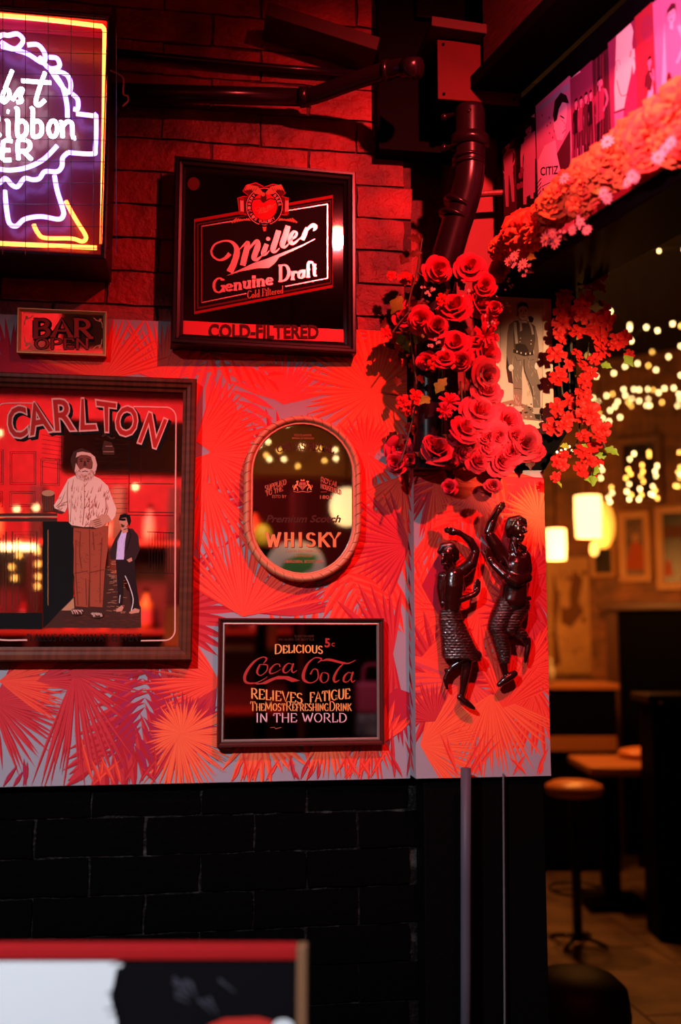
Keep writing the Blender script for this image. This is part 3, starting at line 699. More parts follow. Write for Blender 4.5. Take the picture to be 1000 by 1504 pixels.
a.poly(V([(484, 350), (505, 350), (500, 376), (490, 376)]), tan); a.rib(V([(470, 344), (494, 352), (520, 344)]), 2.4, blk, 4)
def miller(T, s, m):
    for P_ in ([(208, 350, 34), (170, 388, 26), (118, 402, 16), (70, 372, 18), (58, 325, 18), (90, 272, 16), (165, 246, 14), (225, 258, 22), (262, 305, 40), (262, 360, 50), (240, 430, 50), (206, 502, 58)],
               [(284, 318, 8), (318, 284, 14), (352, 262, 34), (346, 310, 46), (328, 380, 48), (312, 448, 46)], [(335, 360, 8), (385, 286, 18), (428, 248, 30), (436, 285, 46), (416, 345, 46), (404, 385, 42), (430, 398, 26), (470, 368, 8)],
               [(508, 272, 36), (492, 315, 42), (480, 352, 38), (505, 352, 16), (530, 325, 6)], [(606, 162, 42), (584, 235, 46), (558, 318, 42), (580, 334, 20), (612, 306, 6)], [(682, 124, 42), (662, 195, 46), (636, 276, 44), (660, 296, 20), (694, 262, 6)],
               [(690, 246, 8), (738, 214, 22), (752, 182, 20), (728, 172, 22), (704, 205, 36), (700, 250, 40), (730, 266, 24), (790, 216, 6)], [(838, 138, 28), (818, 190, 38), (798, 240, 34)], [(818, 182, 8), (846, 148, 22), (882, 118, 30), (906, 136, 34), (888, 164, 10)]):
        a.rib(T([p[:2] for p in P_]), [p[2]*s for p in P_], m, 5)
    a.ell(*T([(520, 230)])[0], 17*s, 16*s, m, 12)
    for q in T([(0, 0)]): pass
    top = [(178, 532), (300, 476), (400, 428), (500, 396), (590, 360), (700, 318), (800, 276), (902, 228)]; bot = [(902, 234), (800, 290), (700, 338), (610, 380), (575, 428), (526, 468), (430, 470), (300, 494)]
    for p in range(7):
        a.poly(T([top[p], top[p+1], bot[6-p], bot[7-p]]), m)
TB = lambda L: [(300+x/5.556, 310+y/5.556) for x, y in L]
TS = lambda L: [(374.5+(x-50)*.0343, 300.5+(y-120)*.0355) for x, y in L]
a.up(); miller(TB, 1/5.556, silver); a.up(); miller(TS, .0343, tan)
sl = None
def slant(box, dy): return lambda x, y: (x, y+dy*(x-box[0])/(box[2]-box[0]))
bx = (312.5, 410.5, 402, 431.5); a.up(); a.serif('Genuine', bx, silver, .20, .09, .13, slant(bx, -14))
bx = (409, 391, 467, 414); a.serif('Draft', bx, silver, .20, .09, .13, slant(bx, -9))
bx = (363, 428, 416, 439); a.serif('Cold Filtered', bx, tan, .13, .06, .10, slant(bx, -8))
a.text('COLD-FILTERED', (307, 477, 467, 496), dk, .032, fn=slant((307, 0, 467, 0), 1.5))
a.build('printed_logo', t)
a = Art(mp, .0002); a.ell(*V([(170, 156)])[0], 9, 10, flat('worn_silvering', (.10, .016, .016)), 14); a.build('worn_patch', t)

# ---- BAR OPEN sign
t, w, h, mp = wall_item('bar_sign', 'small gilt framed mirror sign reading BAR OPEN on the top edge of the wallpaper', 'sign', ((26, 452), (157.5, 461), (156, 523), (26, 519)), .050, tilt=R(6))
picture_frame(t, w, h, .0075, .010, M_gold, M_gold, glass=M_mirror, back=.016)
a = Art(mp, .0002); S = lambda L: [(x*.32, 440+y*.32) for x, y in L]
for (sx, sy, x, y) in ((1, 1, 112, 72), (-1, 1, 470, 84), (1, -1, 112, 216), (-1, -1, 468, 226)):
    a.rib(S([(x, y+sy*46), (x+sx*4, y+sy*20), (x+sx*26, y+sy*12), (x+sx*40, y)]), 1.4, tan, 4); a.ell(*S([(x+sx*10, y+sy*10)])[0], 2.2, 2.2, tan, 10)
a.orect(*S([(106, 62)])[0], *S([(474, 230)])[0], 1.0, tan)
def bw(x, y):
    c = S([(290, 0)])[0][0]; return (x, y-3.0*(1-((x-c)/48)**2)+2)
bx = (*S([(150, 92)])[0], *S([(430, 172)])[0])
for sh, m, th, tn in ((1.6, blk, .42, .26), (0, blk, .40, .24), (0, flat('sign_letter_red', (.30, .03, .025)), .26, .11)):
    a.up(); a.serif('BAR', (bx[0]+sh, bx[1]+sh, bx[2]+sh, bx[3]+sh), m, th, tn, .15, bw)
bx = (*S([(158, 180)])[0], *S([(416, 226)])[0])
a.up(); a.serif('OPEN', bx, blk, .40, .22, .14); a.up(); a.serif('OPEN', bx, flat('sign_letter_red', (.30, .03, .025)), .24, .09, .12); a.rib(S([(118, 216), (134, 200), (142, 214), (128, 224), (150, 222)]), 1.6, tan, 4)
a.build('lettering', t)

# ---- oval whisky mirror
t, w, h, mp = wall_item('oval_mirror', 'oval whisky mirror in a cane wrapped frame between the pub mirror and the flowers', 'mirror', ((358, 611), (530, 611), (530, 855), (358, 855)), .048)
M_cane = mat('bent_cane', (.72, .27, .12), .45, bump=((60, 60, 60), .25, .001), var=(30, (.45, .14, .07)))
st = stadium_loop(w, h, 18)
prof = [(0, .016)]+[(.0075-.0075*math.cos(k*PI/6), -.004-.010*math.sin(k*PI/6)) for k in range(7)]+[(.017, -.006), (.020, -.001), (.020, .004)]
fr = MB().frame(st, prof).build('frame', M_cane, t, smooth=True)
b = MB(); lp_ = st(.0075); n = len(lp_)
for k in range(0, n, 1):
    (x, z) = lp_[k]; (x2, z2) = lp_[(k+1) % n]; tx, tz = x2-x, z2-z; l = math.hypot(tx, tz)
    for j in range(max(1, int(l/.022))):
        u = j/max(1, int(l/.022)); c = Vector((x+tx*u, -.004, z+tz*u)); nx, nz = -tz/l, tx/l
        b.tube([c+Vector((nx*.0078*math.cos(q)+tx/l*.004*(q-1.5), -.0108*math.sin(q), nz*.0078*math.cos(q)+tz/l*.004*(q-1.5))) for q in (0, .6, 1.2, 1.9, 2.5, PI)], .0007, 4)
b.build('cane_binding', mat('cane_binding', (.30, .09, .045), .5), t)
b = MB(); b.tube([(x, -.0035, z) for x, z in st(.0185)], .0026, 6, closed=True); b.build('inner_bead', M_cane, t, smooth=True)
lo = st(.017); b = MB(); b.add([(x, .0, z) for x, z in lo]+[(x, .004, z) for x, z in lo], [tuple(range(len(lo))), tuple(range(len(lo), 2*len(lo)))[::-1]]); b.build('mirror_glass', M_mirror, t)
lo = st(.004); b = MB(); b.add([(x, .0045, z) for x, z in lo]+[(x, .015, z) for x, z in lo], [tuple(range(len(lo))), tuple(range(len(lo), 2*len(lo)))[::-1]]+[(k, (k+1) % len(lo), len(lo)+(k+1) % len(lo), len(lo)+k) for k in range(len(lo))]); b.build('backing_board', M_black, t)
O = lambda L: [(350+x*.19, 600+y*.19) for x, y in L]
org = mat('print_copper', (.80, .30, .10), .4, .3); orgd = flat('print_dull_copper', (.42, .12, .06))
a = Art(mp, .0002)
bx = (*O([(215, 962)])[0], *O([(790, 1066)])[0])
for ch, x0, x1 in (('W', 215, 330), ('H', 355, 435), ('I', 462, 500), ('S', 525, 600), ('K', 615, 710), ('Y', 700, 792)):
    q = (*O([(x0, 962)])[0], *O([(x1, 1066)])[0]); a.serif(ch, (q[0]+.9, q[1]+.9, q[2]+.9, q[3]+.9), dk, .25, .09, .12); 
a.up()
for ch, x0, x1 in (('W', 215, 330), ('H', 355, 435), ('I', 462, 500), ('S', 525, 600), ('K', 615, 710), ('Y', 700, 792)):
    a.serif(ch, (*O([(x0, 962)])[0], *O([(x1, 1066)])[0]), org, .24, .08, .12)
def ob(t_, x0, y0, x1, y1, m, bo=.0, fn=None): a.text(t_, (*O([(x0, y0)])[0], *O([(x1, y1)])[0]), m, bo, fn=fn)
ob('SCOTLAND\'S', 430, 198, 565, 214, orgd); ob('PRINCE OF WHISKIES', 415, 224, 585, 236, orgd)
def archf(c, wd, k): return lambda x, y: (x, y+k*((x-c)/wd)**2)
a.serif('CHIVAS REGAL', (*O([(300, 262)])[0], *O([(740, 318)])[0]), dk, .2, .08, .1, archf(O([(500, 0)])[0][0], 45, 6))
dn = lambda x, y: (x, y-(x-O([(300, 0)])[0][0])*.32); up_ = lambda x, y: (x, y+(x-O([(640, 0)])[0][0])*.34)
a.serif('SUPPLIED', (*O([(205, 568)])[0], *O([(372, 608)])[0]), orgd, .2, .1, .1, dn); a.serif('TO THE', (*O([(212, 612)])[0], *O([(345, 650)])[0]), orgd, .2, .1, .1, dn)
a.serif('ROYAL', (*O([(636, 528)])[0], *O([(772, 568)])[0]), orgd, .2, .1, .1, up_); a.serif('HOUSEHOLD', (*O([(636, 580)])[0], *O([(796, 616)])[0]), orgd, .2, .1, .1, up_)
ob('1801', 632, 672, 718, 698, orgd, .02); ob('ESTD BY', 262, 668, 372, 692, orgd); a.rib(O([(636, 645), (685, 645)]), .6, orgd); a.rib(O([(320, 636), (350, 636)]), .6, orgd)
a.text('Premium Scotch', (*O([(215, 826)])[0], *O([(790, 880)])[0]), dk, .03, .3)
ob('CHIVAS BROTHERS LTD', 368, 1092, 636, 1112, orgd); ob('DISTILLERS', 440, 1132, 570, 1148, orgd); ob('ABERDEEN, SCOTLAND', 352, 1172, 662, 1196, orgd, .015)
a.build('lettering', t); a = Art(mp, .0002)
# crest: shield between two rearing beasts
a.poly(O([(470, 570), (522, 570), (522, 605), (496, 634), (470, 605)]), orgd); a.up(); a.rib(O([(496, 572), (496, 630)]), .5, dk); a.rib(O([(470, 596), (522, 596)]), .5, dk)
a.poly(O([(478, 562), (484, 545), (496, 556), (508, 545), (514, 562)]), org); a.rib(O([(425, 640), (460, 646), (496, 640), (530, 646), (568, 640)]), 1.4, orgd, 4)
for sd in (-1, 1):
    q = lambda L: O([(496+sd*x, y) for x, y in L])
    a.rib(q([(66, 630), (58, 605), (46, 590), (36, 575)]), [1.6, 3.2, 2.6, 1.6], org, 4); a.ell(*q([(40, 566)])[0], 2.0, 1.6, org, 8); a.rib(q([(38, 570), (28, 562)]), [1.4, .6], org)
    a.rib(q([(44, 588), (30, 594), (26, 604)]), 1.0, org, 3); a.rib(q([(56, 606), (40, 618), (38, 636)]), 1.2, org, 3); a.rib(q([(62, 616), (76, 606), (70, 590)]), .8, org, 4)
a.build('crest', t)

# ---- soft drink mirror
t, w, h, mp = wall_item('soft_drink_mirror', 'rectangular dark framed soft drink mirror low on the wallpaper below the oval mirror', 'mirror', ((320, 908), (564, 908), (562, 1094), (319, 1096)), .044)
M_mah = mat('dark_red_mahogany', (.06, .009, .008), .3, spec=.3, coat=.12)
picture_frame(t, w, h, .0115, .013, M_mah, M_mah, glass=M_mirrord, back=.018)
i = .0105; MB().frame(rect_loop(w-2*i, h-2*i), [(0, .001), (0, -.006), (.003, -.007), (.0055, -.0015)]).build('silver_slip', mat('aged_silver_slip', (.55, .42, .36), .35, .7), t)
O = lambda L: [(310+x*.27, 890+y*.27) for x, y in L]; cred = flat('script_red', (.40, .035, .03)); gold = flat('print_gold', (.85, .36, .10)); pale = flat('print_pale', (.78, .48, .50))
a = Art(mp, .0002)
a.rib(O([(285, 312), (302, 288), (282, 278), (240, 298), (200, 345), (182, 388), (192, 416), (235, 420), (280, 402), (305, 385)]), [1, 2.5, 1.4, 2.6, 4, 4.4, 3.4, 1.6, 1.2, .8], cred, 6)
a.poly(O([(215, 415), (270, 420), (320, 396), (365, 380), (420, 382), (484, 406), (440, 414), (400, 398), (350, 400), (300, 424), (250, 428)]), cred)
a.rib(O([(270, 318), (305, 322), (300, 355), (268, 378), (250, 360), (262, 325)]), [1, 2, 1.6, 1.2, 3, 2.4], cred, 6, closed=True)
a.rib(O([(375, 330), (368, 316), (345, 320), (322, 345), (322, 366), (345, 364), (378, 345)]), [2.4, 1.2, 1.6, 3, 2.4, 1, .6], cred, 6)
a.rib(O([(440, 318), (420, 312), (396, 335), (394, 358), (412, 362), (440, 335)]), [1, 1.4, 3, 2.6, 1.2, .8], cred, 6); a.rib(O([(448, 312), (438, 345), (446, 362), (466, 350)]), [2.4, 2.8, 1.8, .6], cred, 6)
a.rib(O([(580, 310), (600, 288), (565, 282), (525, 315), (502, 370), (508, 405), (545, 418), (580, 395), (578, 350), (555, 345), (540, 372)]), [1, 2.4, 1.4, 3, 4.6, 4, 1.6, 1.8, 2, 1.4, 2.6], cred, 6)
a.rib(O([(612, 362), (636, 372), (634, 404), (610, 418), (595, 400), (600, 372)]), [1, 2, 1.6, 1.2, 3, 2.2], cred, 6, closed=True)
a.rib(O([(598, 298), (640, 292), (700, 306), (745, 312), (786, 294)]), [1, 3.4, 3.4, 2, .8], cred, 6); a.rib(O([(728, 305), (690, 345), (668, 390), (674, 414), (698, 402)]), [1.4, 2.6, 3.8, 2.6, .8], cred, 6)
a.rib(O([(764, 366), (746, 362), (724, 385), (722, 410), (742, 412), (764, 388)]), [1, 1.4, 3, 2.6, 1.2, .8], cred, 6); a.rib(O([(772, 358), (762, 395), (768, 414), (784, 404)]), [2.4, 2.6, 1.6, .6], cred, 6)
a.text('5', (*O([(620, 178)])[0], *O([(645, 224)])[0]), cred, .03); a.text('c', (*O([(655, 200)])[0], *O([(672, 220)])[0]), cred)
a.serif('Delicious', (*O([(344, 204)])[0], *O([(610, 254)])[0]), gold, .16, .065, .08, archf(O([(480, 0)])[0][0], 34, 1.6), small=.82)
for i_, (tx, x0, x1) in enumerate((('RELIEVES', 216, 500), ('FATIGUE', 536, 758))):
    f_ = (lambda x, y: (x, y+(x-O([(216, 0)])[0][0])*.10-1.2)) if i_ == 0 else (lambda x, y: (x, y-(x-O([(758, 0)])[0][0])*.10-1.0))
    a.serif(tx, (*O([(x0, 452)])[0], *O([(x1, 506)])[0]), gold, .16, .06, .07, f_)
a.serif('The Most Refreshing Drink'.replace(' ', ''), (*O([(212, 520)])[0], *O([(766, 570)])[0]), gold, .12, .055, .05, small=.78)
a.serif('IN THE WORLD', (*O([(242, 584)])[0], *O([(742, 632)])[0]), pale, .14, .06, .08)
a.text('EVERYWHERE', (*O([(455, 158)])[0], *O([(560, 171)])[0]), dk); a.text('IN GLASS OR BOTTLE', (*O([(368, 176)])[0], *O([(560, 189)])[0]), dk)
a.rib(O([(322, 662), (345, 660), (350, 668), (382, 660)]), .8, orgd)
a.build('lettering', t)

# ================================================================ NEON SIGN
SO = .16
P = [wl(*q, SO) for q in ((-165, -2), (163, 17), (159, 378), (-165, 368))]
x0, x1, z0, z1 = P[0].x, (P[1].x+P[2].x)/2, (P[2].z+P[3].z)/2, (P[0].z+P[1].z)/2
t = thing('neon_sign', 'lit neon beer sign in a caged black case at the upper left', 'sign', ((x0+x1)/2, -SO, (z0+z1)/2)); w, h = x1-x0, z1-z0
def nm(px, py, off): q = wl(px, py, SO+off)-Vector(t.location); return (q.x, q.y, q.z)
M_case = mat('sign_case_black', (.012, .006, .007), .4); M_back = mat('sign_back_panel', (.13, .03, .04), .3, bump=(12, .5, .01))
MB().frame(rect_loop(w, h), [(0, SO-.012), (0, -.0), (.004, -.002), (.010, -.0), (.010, .074)]).build('case', M_case, t)
MB().frame(rect_loop(w-.022, h-.022), [(0, .074), (0, .004), (.003, .004), (.003, .074)]).build('case_liner', mat('case_liner_tube_glow', (.60, .035, .05), .4), t)  # inner case wall, coloured red to carry the glow of the border tubes
MB().box(-w/2+.008, w/2-.008, .075, .082, -h/2+.008, h/2-.008).build('back_panel', M_back, t)
N_red = mat('neon_red_tube', (.9, .3, .2), .3, emit=(1, .13, .022), es=9); N_blue = mat('neon_blue_tube', (.6, .5, .9), .3, emit=(.34, .20, 1), es=5); N_white = mat('neon_white_tube', (.9, .85, .9), .3, emit=(.90, .78, 1), es=4)
Z = lambda L: [(x*.3, y*.3) for x, y in L]
def neon(name, L, m, r=.0052, off=-.045, smooth=5, closed=False):
    pts = [Vector(nm(px, py, off)) for px, py in L]
    return MB().tube(cr(pts, smooth, closed) if smooth > 1 else pts, r, 8, closed=closed).build(name, m, t, smooth=True)
neon('border_tube', [(-160, 14), (-40, 20), (60, 28), (140, 37.5), (150, 39), (153, 44)], N_red, smooth=3, off=-.010)
neon('border_tube', [(154, 46), (153, 160), (151.5, 270), (150, 358)], N_red, smooth=3, off=-.010); neon('border_tube', [(-160, 349), (0, 357.5), (80, 361), (142, 364)], N_red, smooth=3, off=-.010)
for L in ([(-20, 66), (2, 52), (12, 52), (26, 50), (34, 60), (22, 72), (2, 62)], [(40, 66), (56, 66), (66, 80), (62, 92), (38, 78), (2, 68)], [(72, 84), (84, 86), (87, 98), (72, 100), (58, 84)], [(82, 104), (98, 110), (104, 124), (100, 136), (86, 120), (74, 102)], [(106, 138), (114, 146), (114, 160), (108, 160)], [(80, 108), (92, 128), (98, 152), (99, 172)],
          [(-10, 152), (-12, 120), (-24, 96)], [(-18, 276), (0, 268), (8, 262), (18, 272), (26, 274), (36, 262), (48, 264), (58, 262), (66, 252), (84, 252), (91, 244), (92, 232), (100, 224)],
          [(100, 224), (136, 226), (140, 218), (141, 172), (136, 170), (112, 167)], [(80, 258), (84, 280), (92, 306), (93, 316), (86, 322), (60, 318), (36, 322), (24, 332), (14, 328), (10, 310), (7, 280)], [(-30, 250), (-6, 248), (14, 250), (40, 246), (64, 234), (84, 214)]):
    neon('ribbon_tube', L, N_blue, .0054)
    if min(p[0] for p in L) > 2: neon('ribbon_tube', [(-4-x, y-.06*x-1) for x, y in L], N_blue, .0054)
neon('ribbon_tail_tube', Z([(322, 985), (345, 1030), (380, 1090), (415, 1145), (420, 1170), (400, 1182), (350, 1168), (220, 1165), (185, 1140), (165, 1100)]), N_red, .0048)
W_ = lambda n, L, r=.0050: neon('letter_tube', Z(L), N_white, r, -.05)
W_('b', [(60, 345), (30, 420), (10, 480), (20, 500), (45, 470), (40, 440), (20, 440)]); W_('s', [(60, 490), (95, 440), (110, 440), (100, 470), (105, 495), (80, 500)]); W_('t', [(220, 355), (190, 440), (175, 500), (190, 515), (220, 490)]); W_('t', [(105, 395), (170, 400), (250, 405)])

for (x, kind) in ((35, 'i'), (90, 'b'), (165, 'b'), (255, 'o'), (320, 'n')):
    y0, y1 = 575, 670
    if kind == 'i': W_('i', [(x-8, y0+20), (x+5, y0+22), (x+6, y1-5), (x+18, y1)]); W_('i', [(x, 545), (x+8, 548)])
    if kind == 'b': W_('b', [(x-14, 535), (x-4, 540), (x-4, 660), (x+20, 668), (x+38, 650), (x+38, 610), (x+20, 592), (x-2, 600)])
    if kind == 'o': W_('o', [(x-20, 630), (x-8, 598), (x+14, 594), (x+26, 630), (x+14, 665), (x-8, 665), (x-20, 632)])
    if kind == 'n': W_('n', [(x-28, 600), (x-16, 604), (x-14, 672)]); W_('n', [(x-14, 620), (x+8, 596), (x+32, 606), (x+36, 670), (x+52, 676)])
W_('R', [(-60, 660), (-60, 560), (-20, 555), (-10, 590), (-40, 610), (0, 665)])
W_('E', [(-30, 690), (-60, 690), (-60, 780), (-20, 780)]); W_('E', [(60, 690), (20, 690), (14, 730), (14, 780), (55, 782)]); W_('E', [(18, 735), (50, 735)]); W_('R', [(90, 780), (90, 690), (135, 690), (148, 715), (130, 738), (95, 740)]); W_('R', [(115, 742), (155, 782)]); W_('E', [(-58, 735), (-28, 735)])
W_('B', [(-150, 690), (-150, 780), (-112, 776), (-104, 752), (-122, 734), (-148, 734)]); W_('B', [(-150, 692), (-116, 694), (-110, 716), (-122, 734)])
W_('P', [(-220, 345), (-240, 430), (-255, 505)]); W_('P', [(-235, 350), (-180, 342), (-155, 385), (-185, 428), (-240, 432)]); W_('a', [(-90, 440), (-125, 450), (-140, 490), (-115, 504), (-90, 470), (-84, 440), (-92, 500), (-72, 500)])
W_('B', [(-380, 560), (-380, 668), (-335, 664), (-326, 636), (-345, 612), (-378, 610)]); W_('B', [(-380, 562), (-338, 564), (-332, 590), (-346, 612)]); W_('l', [(-290, 540), (-290, 660), (-276, 670)]); W_('u', [(-250, 600), (-248, 655), (-225, 668), (-204, 650)]); W_('u', [(-204, 600), (-202, 660), (-190, 670)]); W_('e', [(-160, 636), (-112, 632), (-118, 602), (-146, 598), (-162, 636), (-146, 666), (-108, 662)])
b = MB()                                                    # wire guard
for k in range(-6, 6): px = 4+33.4*k; b.tube([nm(px, 0+px*.05, .012), nm(px-.028*px*0, 374, .012)], .0008, 4)
for k in range(12): py = 8+32.4*k; b.tube([nm(-160, py-1, .012), nm(162, py+8*(1-k/11), .012)], .0008, 4)
b.build('wire_guard', mat('guard_wire', (.02, .008, .008), .4), t)
b = MB(); b.tube(cr([nm(162, 104, .002), nm(172, 108, -.02), nm(181, 116, -.02), nm(181, 138, -.02), nm(187, 141, -.02), nm(188, 148, -.02), nm(180, 156, -.02)], 6), .0022, 6); b.build('tube_lead', mat('pink_cable', (.75, .42, .50), .4), t, smooth=True)

# ================================================================ PIPES AND BOXES
t = thing('waste_pipe', 'dark horizontal waste pipe with upturned elbow end along the upper wall', 'pipe', wl(400, 140, .09))
def pw(px, py, off): q = wl(px, py, off)-Vector(t.location); return (q.x, q.y, q.z)
MB().tube([pw(120, 134, .06), pw(300, 139, .07), pw(447, 143, .08)], .021, 18).build('pipe', M_pipe, t, smooth=True)
MB().tube(cr([pw(440, 143, .08), pw(462, 140, .10), pw(520, 119, .16), pw(575, 102, .22), pw(597, 99, .25), pw(614, 100, .27)], 6), .0205, 18).build('elbow', M_pipe, t, smooth=True)
MB().tube([pw(441, 143, .08), pw(453, 142, .088)], .0245, 18).build('collar', M_pipe, t, smooth=True); MB().tube([pw(594, 99.5, .247), pw(615, 100, .27)], .0235, 18).build('collar', M_pipe, t, smooth=True)
MB().tube([pw(566, 104, .21), pw(572, 102.5, .217)], .0235, 18).build('collar', M_pipe, t, smooth=True)
o = MB().tube([wl(120, 72, .03), wl(250, 85, .03), wl(420, 101, .03), wl(520, 108, .03)], .009, 10).build('conduit', M_pipe, smooth=True); tag(o, 'thin dark conduit running above the horizontal waste pipe', 'conduit')
P = [wl(*q, .20) for q in ((642, 56), (761, 70), (761, 152), (642, 147))]; cx = (P[0].x+P[1].x)/2; cz = sum(p.z for p in P)/4; w = P[1].x-P[0].x; h = ((P[0].z-P[3].z)+(P[1].z-P[2].z))/2
t = thing('junction_box', 'flat rectangular metal box with screwed cover above the elbow downpipe', 'box', (cx, -.2, cz))
M_plate = mat('painted_steel_cover', (.075, .007, .005), .5, spec=.1, bump=(40, .15, .002), var=(9, (.05, .005, .004)))
MB().box(-w/2+.004, w/2-.004, .008, .2, -h/2+.004, h/2-.004).build('housing', M_black, t, bevel=.002); MB().box(-w/2, w/2, 0, .008, -h/2, h/2).build('cover', M_plate, t, bevel=.0015)
for sx in (-1, 1):
    for sz in (-1, 1): MB().tube([(sx*(w/2-.014), -.003, sz*(h/2-.012)), (sx*(w/2-.014), .004, sz*(h/2-.012))], .0035, 8).build('screw', M_black, t)
t = thing('downpipe', 'thick black downpipe with bent elbow passing behind the roses', 'pipe', wl(690, 200, .14))
path = [pw(690, 160, .17), pw(690, 205, .17), pw(689, 255, .17), pw(682, 292, .16), pw(667, 340, .145), pw(650, 400, .13), pw(640, 440, .125), pw(632, 480, .12), pw(630, 560, .12), pw(630, 690, .12)]
MB().tube(cr(path, 5), .036, 22).build('pipe', M_pipe, t, smooth=True)
MB().tube([pw(690, 157, .17), pw(690, 205, .17)], .030, 22).build('spigot', M_satin, t, smooth=True)
for (A, B, r_) in (((690, 203, .17), (689.5, 217, .17), .046), ((688, 232, .17), (688, 236, .17), .0395), ((688, 241, .17), (688, 245, .17), .0395), ((675, 300, .155), (672, 305, .154), .040), ((669, 317, .15), (667, 322, .149), .040)):
    MB().tube([pw(*A), pw(*B)], r_, 22).build('collar', M_pipe, t, smooth=True)
b = MB(); b.tube([pw(652, 172, .15), pw(672, 166, .16), pw(690, 163, .205)], .006, 8); b.ball(pw(652, 172, .15), .009); b.build('pipe_clip', M_pipe, t, smooth=True)
b = MB(); b.tube([pw(652, 217, .15), pw(670, 215, .17)], .006, 8); b.ball(pw(652, 217, .15), .009); b.build('pipe_clip', M_pipe, t, smooth=True)
o = MB().tube([wl(705, 285, .10), wl(742, 283, .10)], .008, 10).build('threaded_rod', mat('ribbed_pipe', (.18, .05, .045), .4, bump=((300, 2, 2), .8, .002))); tag(o, 'short ribbed rod sticking out beside the downpipe bend', 'rod')
o = MB().tube([wl(684, 1128, .13), wl(684, 1300, .13), wl(684, 1420, .13), wl(684, 1640, .13)], .0115, 16).build('drain_pipe', mat('grey_painted_pipe', (.065, .06, .08), .5, spec=.2), smooth=True); tag(o, 'slim grey vertical pipe below the narrow wallpaper panel', 'pipe')
o = MB().tube([wl(739, 1136, .10), wl(740, 1300, .10), wl(742, 1640, .10)], .0022, 6).build('cable', mat('grey_cable', (.10, .10, .11), .5)); tag(o, 'thin vertical cable on the dark pier right of the grey pipe', 'cable')
t = thing('spot_lamp', 'small red spot lamp hanging in front of the wall, seen in the beer mirror', 'lamp', LAMP)
ax = (Vector((.12, 0, 2.15))-LAMP).normalized(); up0 = ax.orthogonal()
b = MB(); b.tube([-ax*.10, -ax*.03, -ax*.0], [.03, .04, .042], 18); b.tube([-ax*.10, Vector((0, .0, .42))], .006, 8); b.build('housing', M_satin, t, smooth=True)
MB().tube([ax*.0005, ax*.004], .036, 18).build('lens', mat('red_lamp_lens', (.9, .2, .1), .3, emit=(1, .16, .06), es=22), t)
# ================================================================ CARVED DANCER FIGURES
M_carve = mat('dark_lacquered_carving', (.022, .0035, .003), .2, coat=.9, bump=(45, .5, .004))
M_carve2 = mat('dark_lacquered_weave', (.026, .004, .0035), .2, coat=.9, bump=((160, 160, 420), 1.0, .004))
M_hair = mat('dark_lacquered_hair', (.016, .003, .0025), .22, coat=.8, bump=((260, 260, 60), .9, .003))
U = 1/(4.7*655)
def fp(cx, cy, y=0): q = wl(630+cx/4.7, 730+cy/4.7, .112); return Vector((q.x, -.112-y*U, q.z))
def capsule(b, A, B, ra, rb, n=20):
    A, B = Vector(A), Vector(B); d = (B-A); L = d.length; d = d.normalized() if L > 1e-9 else Vector((0, 0, 1))
    pts = []; rs = []; n = 40 if max(ra, rb) > 36*U else 20
    for k in range(5): t = math.sin(PI/2*k/4); pts.append(A-d*ra*(1-t) if k else A-d*ra*.995); rs.append(max(ra*math.sqrt(max(0, 1-(1-t)**2)), ra*.06))
    for k in range(4, -1, -1): t = math.sin(PI/2*k/4); pts.append(B+d*rb*(1-t) if k else B+d*rb*.995); rs.append(max(rb*math.sqrt(max(0, 1-(1-t)**2)), rb*.06))
    b.tube(pts, rs, n)
def carve(name, chains, m, parent, balls=(), vox=.0014, smooth=5, extra=None, weave=False):
    b = MB()
    for ch in chains:                                      # a chain of (x, y, depth, radius) in drawing units
        for p, q in zip(ch, ch[1:]): capsule(b, fp(*p[:3]), fp(*q[:3]), p[3]*U, q[3]*U)
    for (x, y, z, r, sx, sy, sz) in balls: b.ball(fp(x, y, z), r*U, 14, sc_=(sx, sy, sz))
    if extra: extra(b)
    o = b.build(name+'_rough', m)
    md = o.modifiers.new('r', 'REMESH'); md.mode = 'VOXEL'; md.voxel_size = vox
    ms = o.modifiers.new('s', 'SMOOTH'); ms.iterations = smooth+3; ms.factor = .5
    dg = bpy.context.evaluated_depsgraph_get(); dg.update()
    me = bpy.data.meshes.new_from_object(o.evaluated_get(dg)); me.name = name
    bpy.data.objects.remove(o)
    inv = parent.matrix_basis.inverted(); me.transform(inv)
    if weave:
        me.update(); nr = [v.normal.copy() for v in me.vertices]
        for v, q in zip(me.vertices, nr):
            row = math.floor(v.co.z/.0062); v.co += q*(.0017*abs(math.sin(PI*v.co.z/.0062))**.6*abs(math.sin(PI*(v.co.x/.011+.5*(row % 2))))**.5)
    me.materials.clear(); me.materials.append(m)
    for p in me.polygons: p.use_smooth = True
    return obj(name, me, parent)
def fingers(base, tip, n, spread, L, r, z, curl=0):
    # four fingers and a thumb from the palm, as chains
    bx, by = base; tx, ty = tip; d = Vector((tx-bx, ty-by)).normalized(); nn = Vector((-d.y, d.x)); out = []
    for k in range(4):
        u = (k-1.5)*spread; l = L*(.84, 1.0, .96, .76)[k]; s = Vector(base)+nn*u
        m_ = s+d*l*.5+nn*u*.12; e = s+d*l+nn*u*.2
        out.append([(s.x, s.y, z, r), (m_.x, m_.y, z+curl, r*.9), (e.x, e.y, z+curl*.4, r*.7)])
    return out
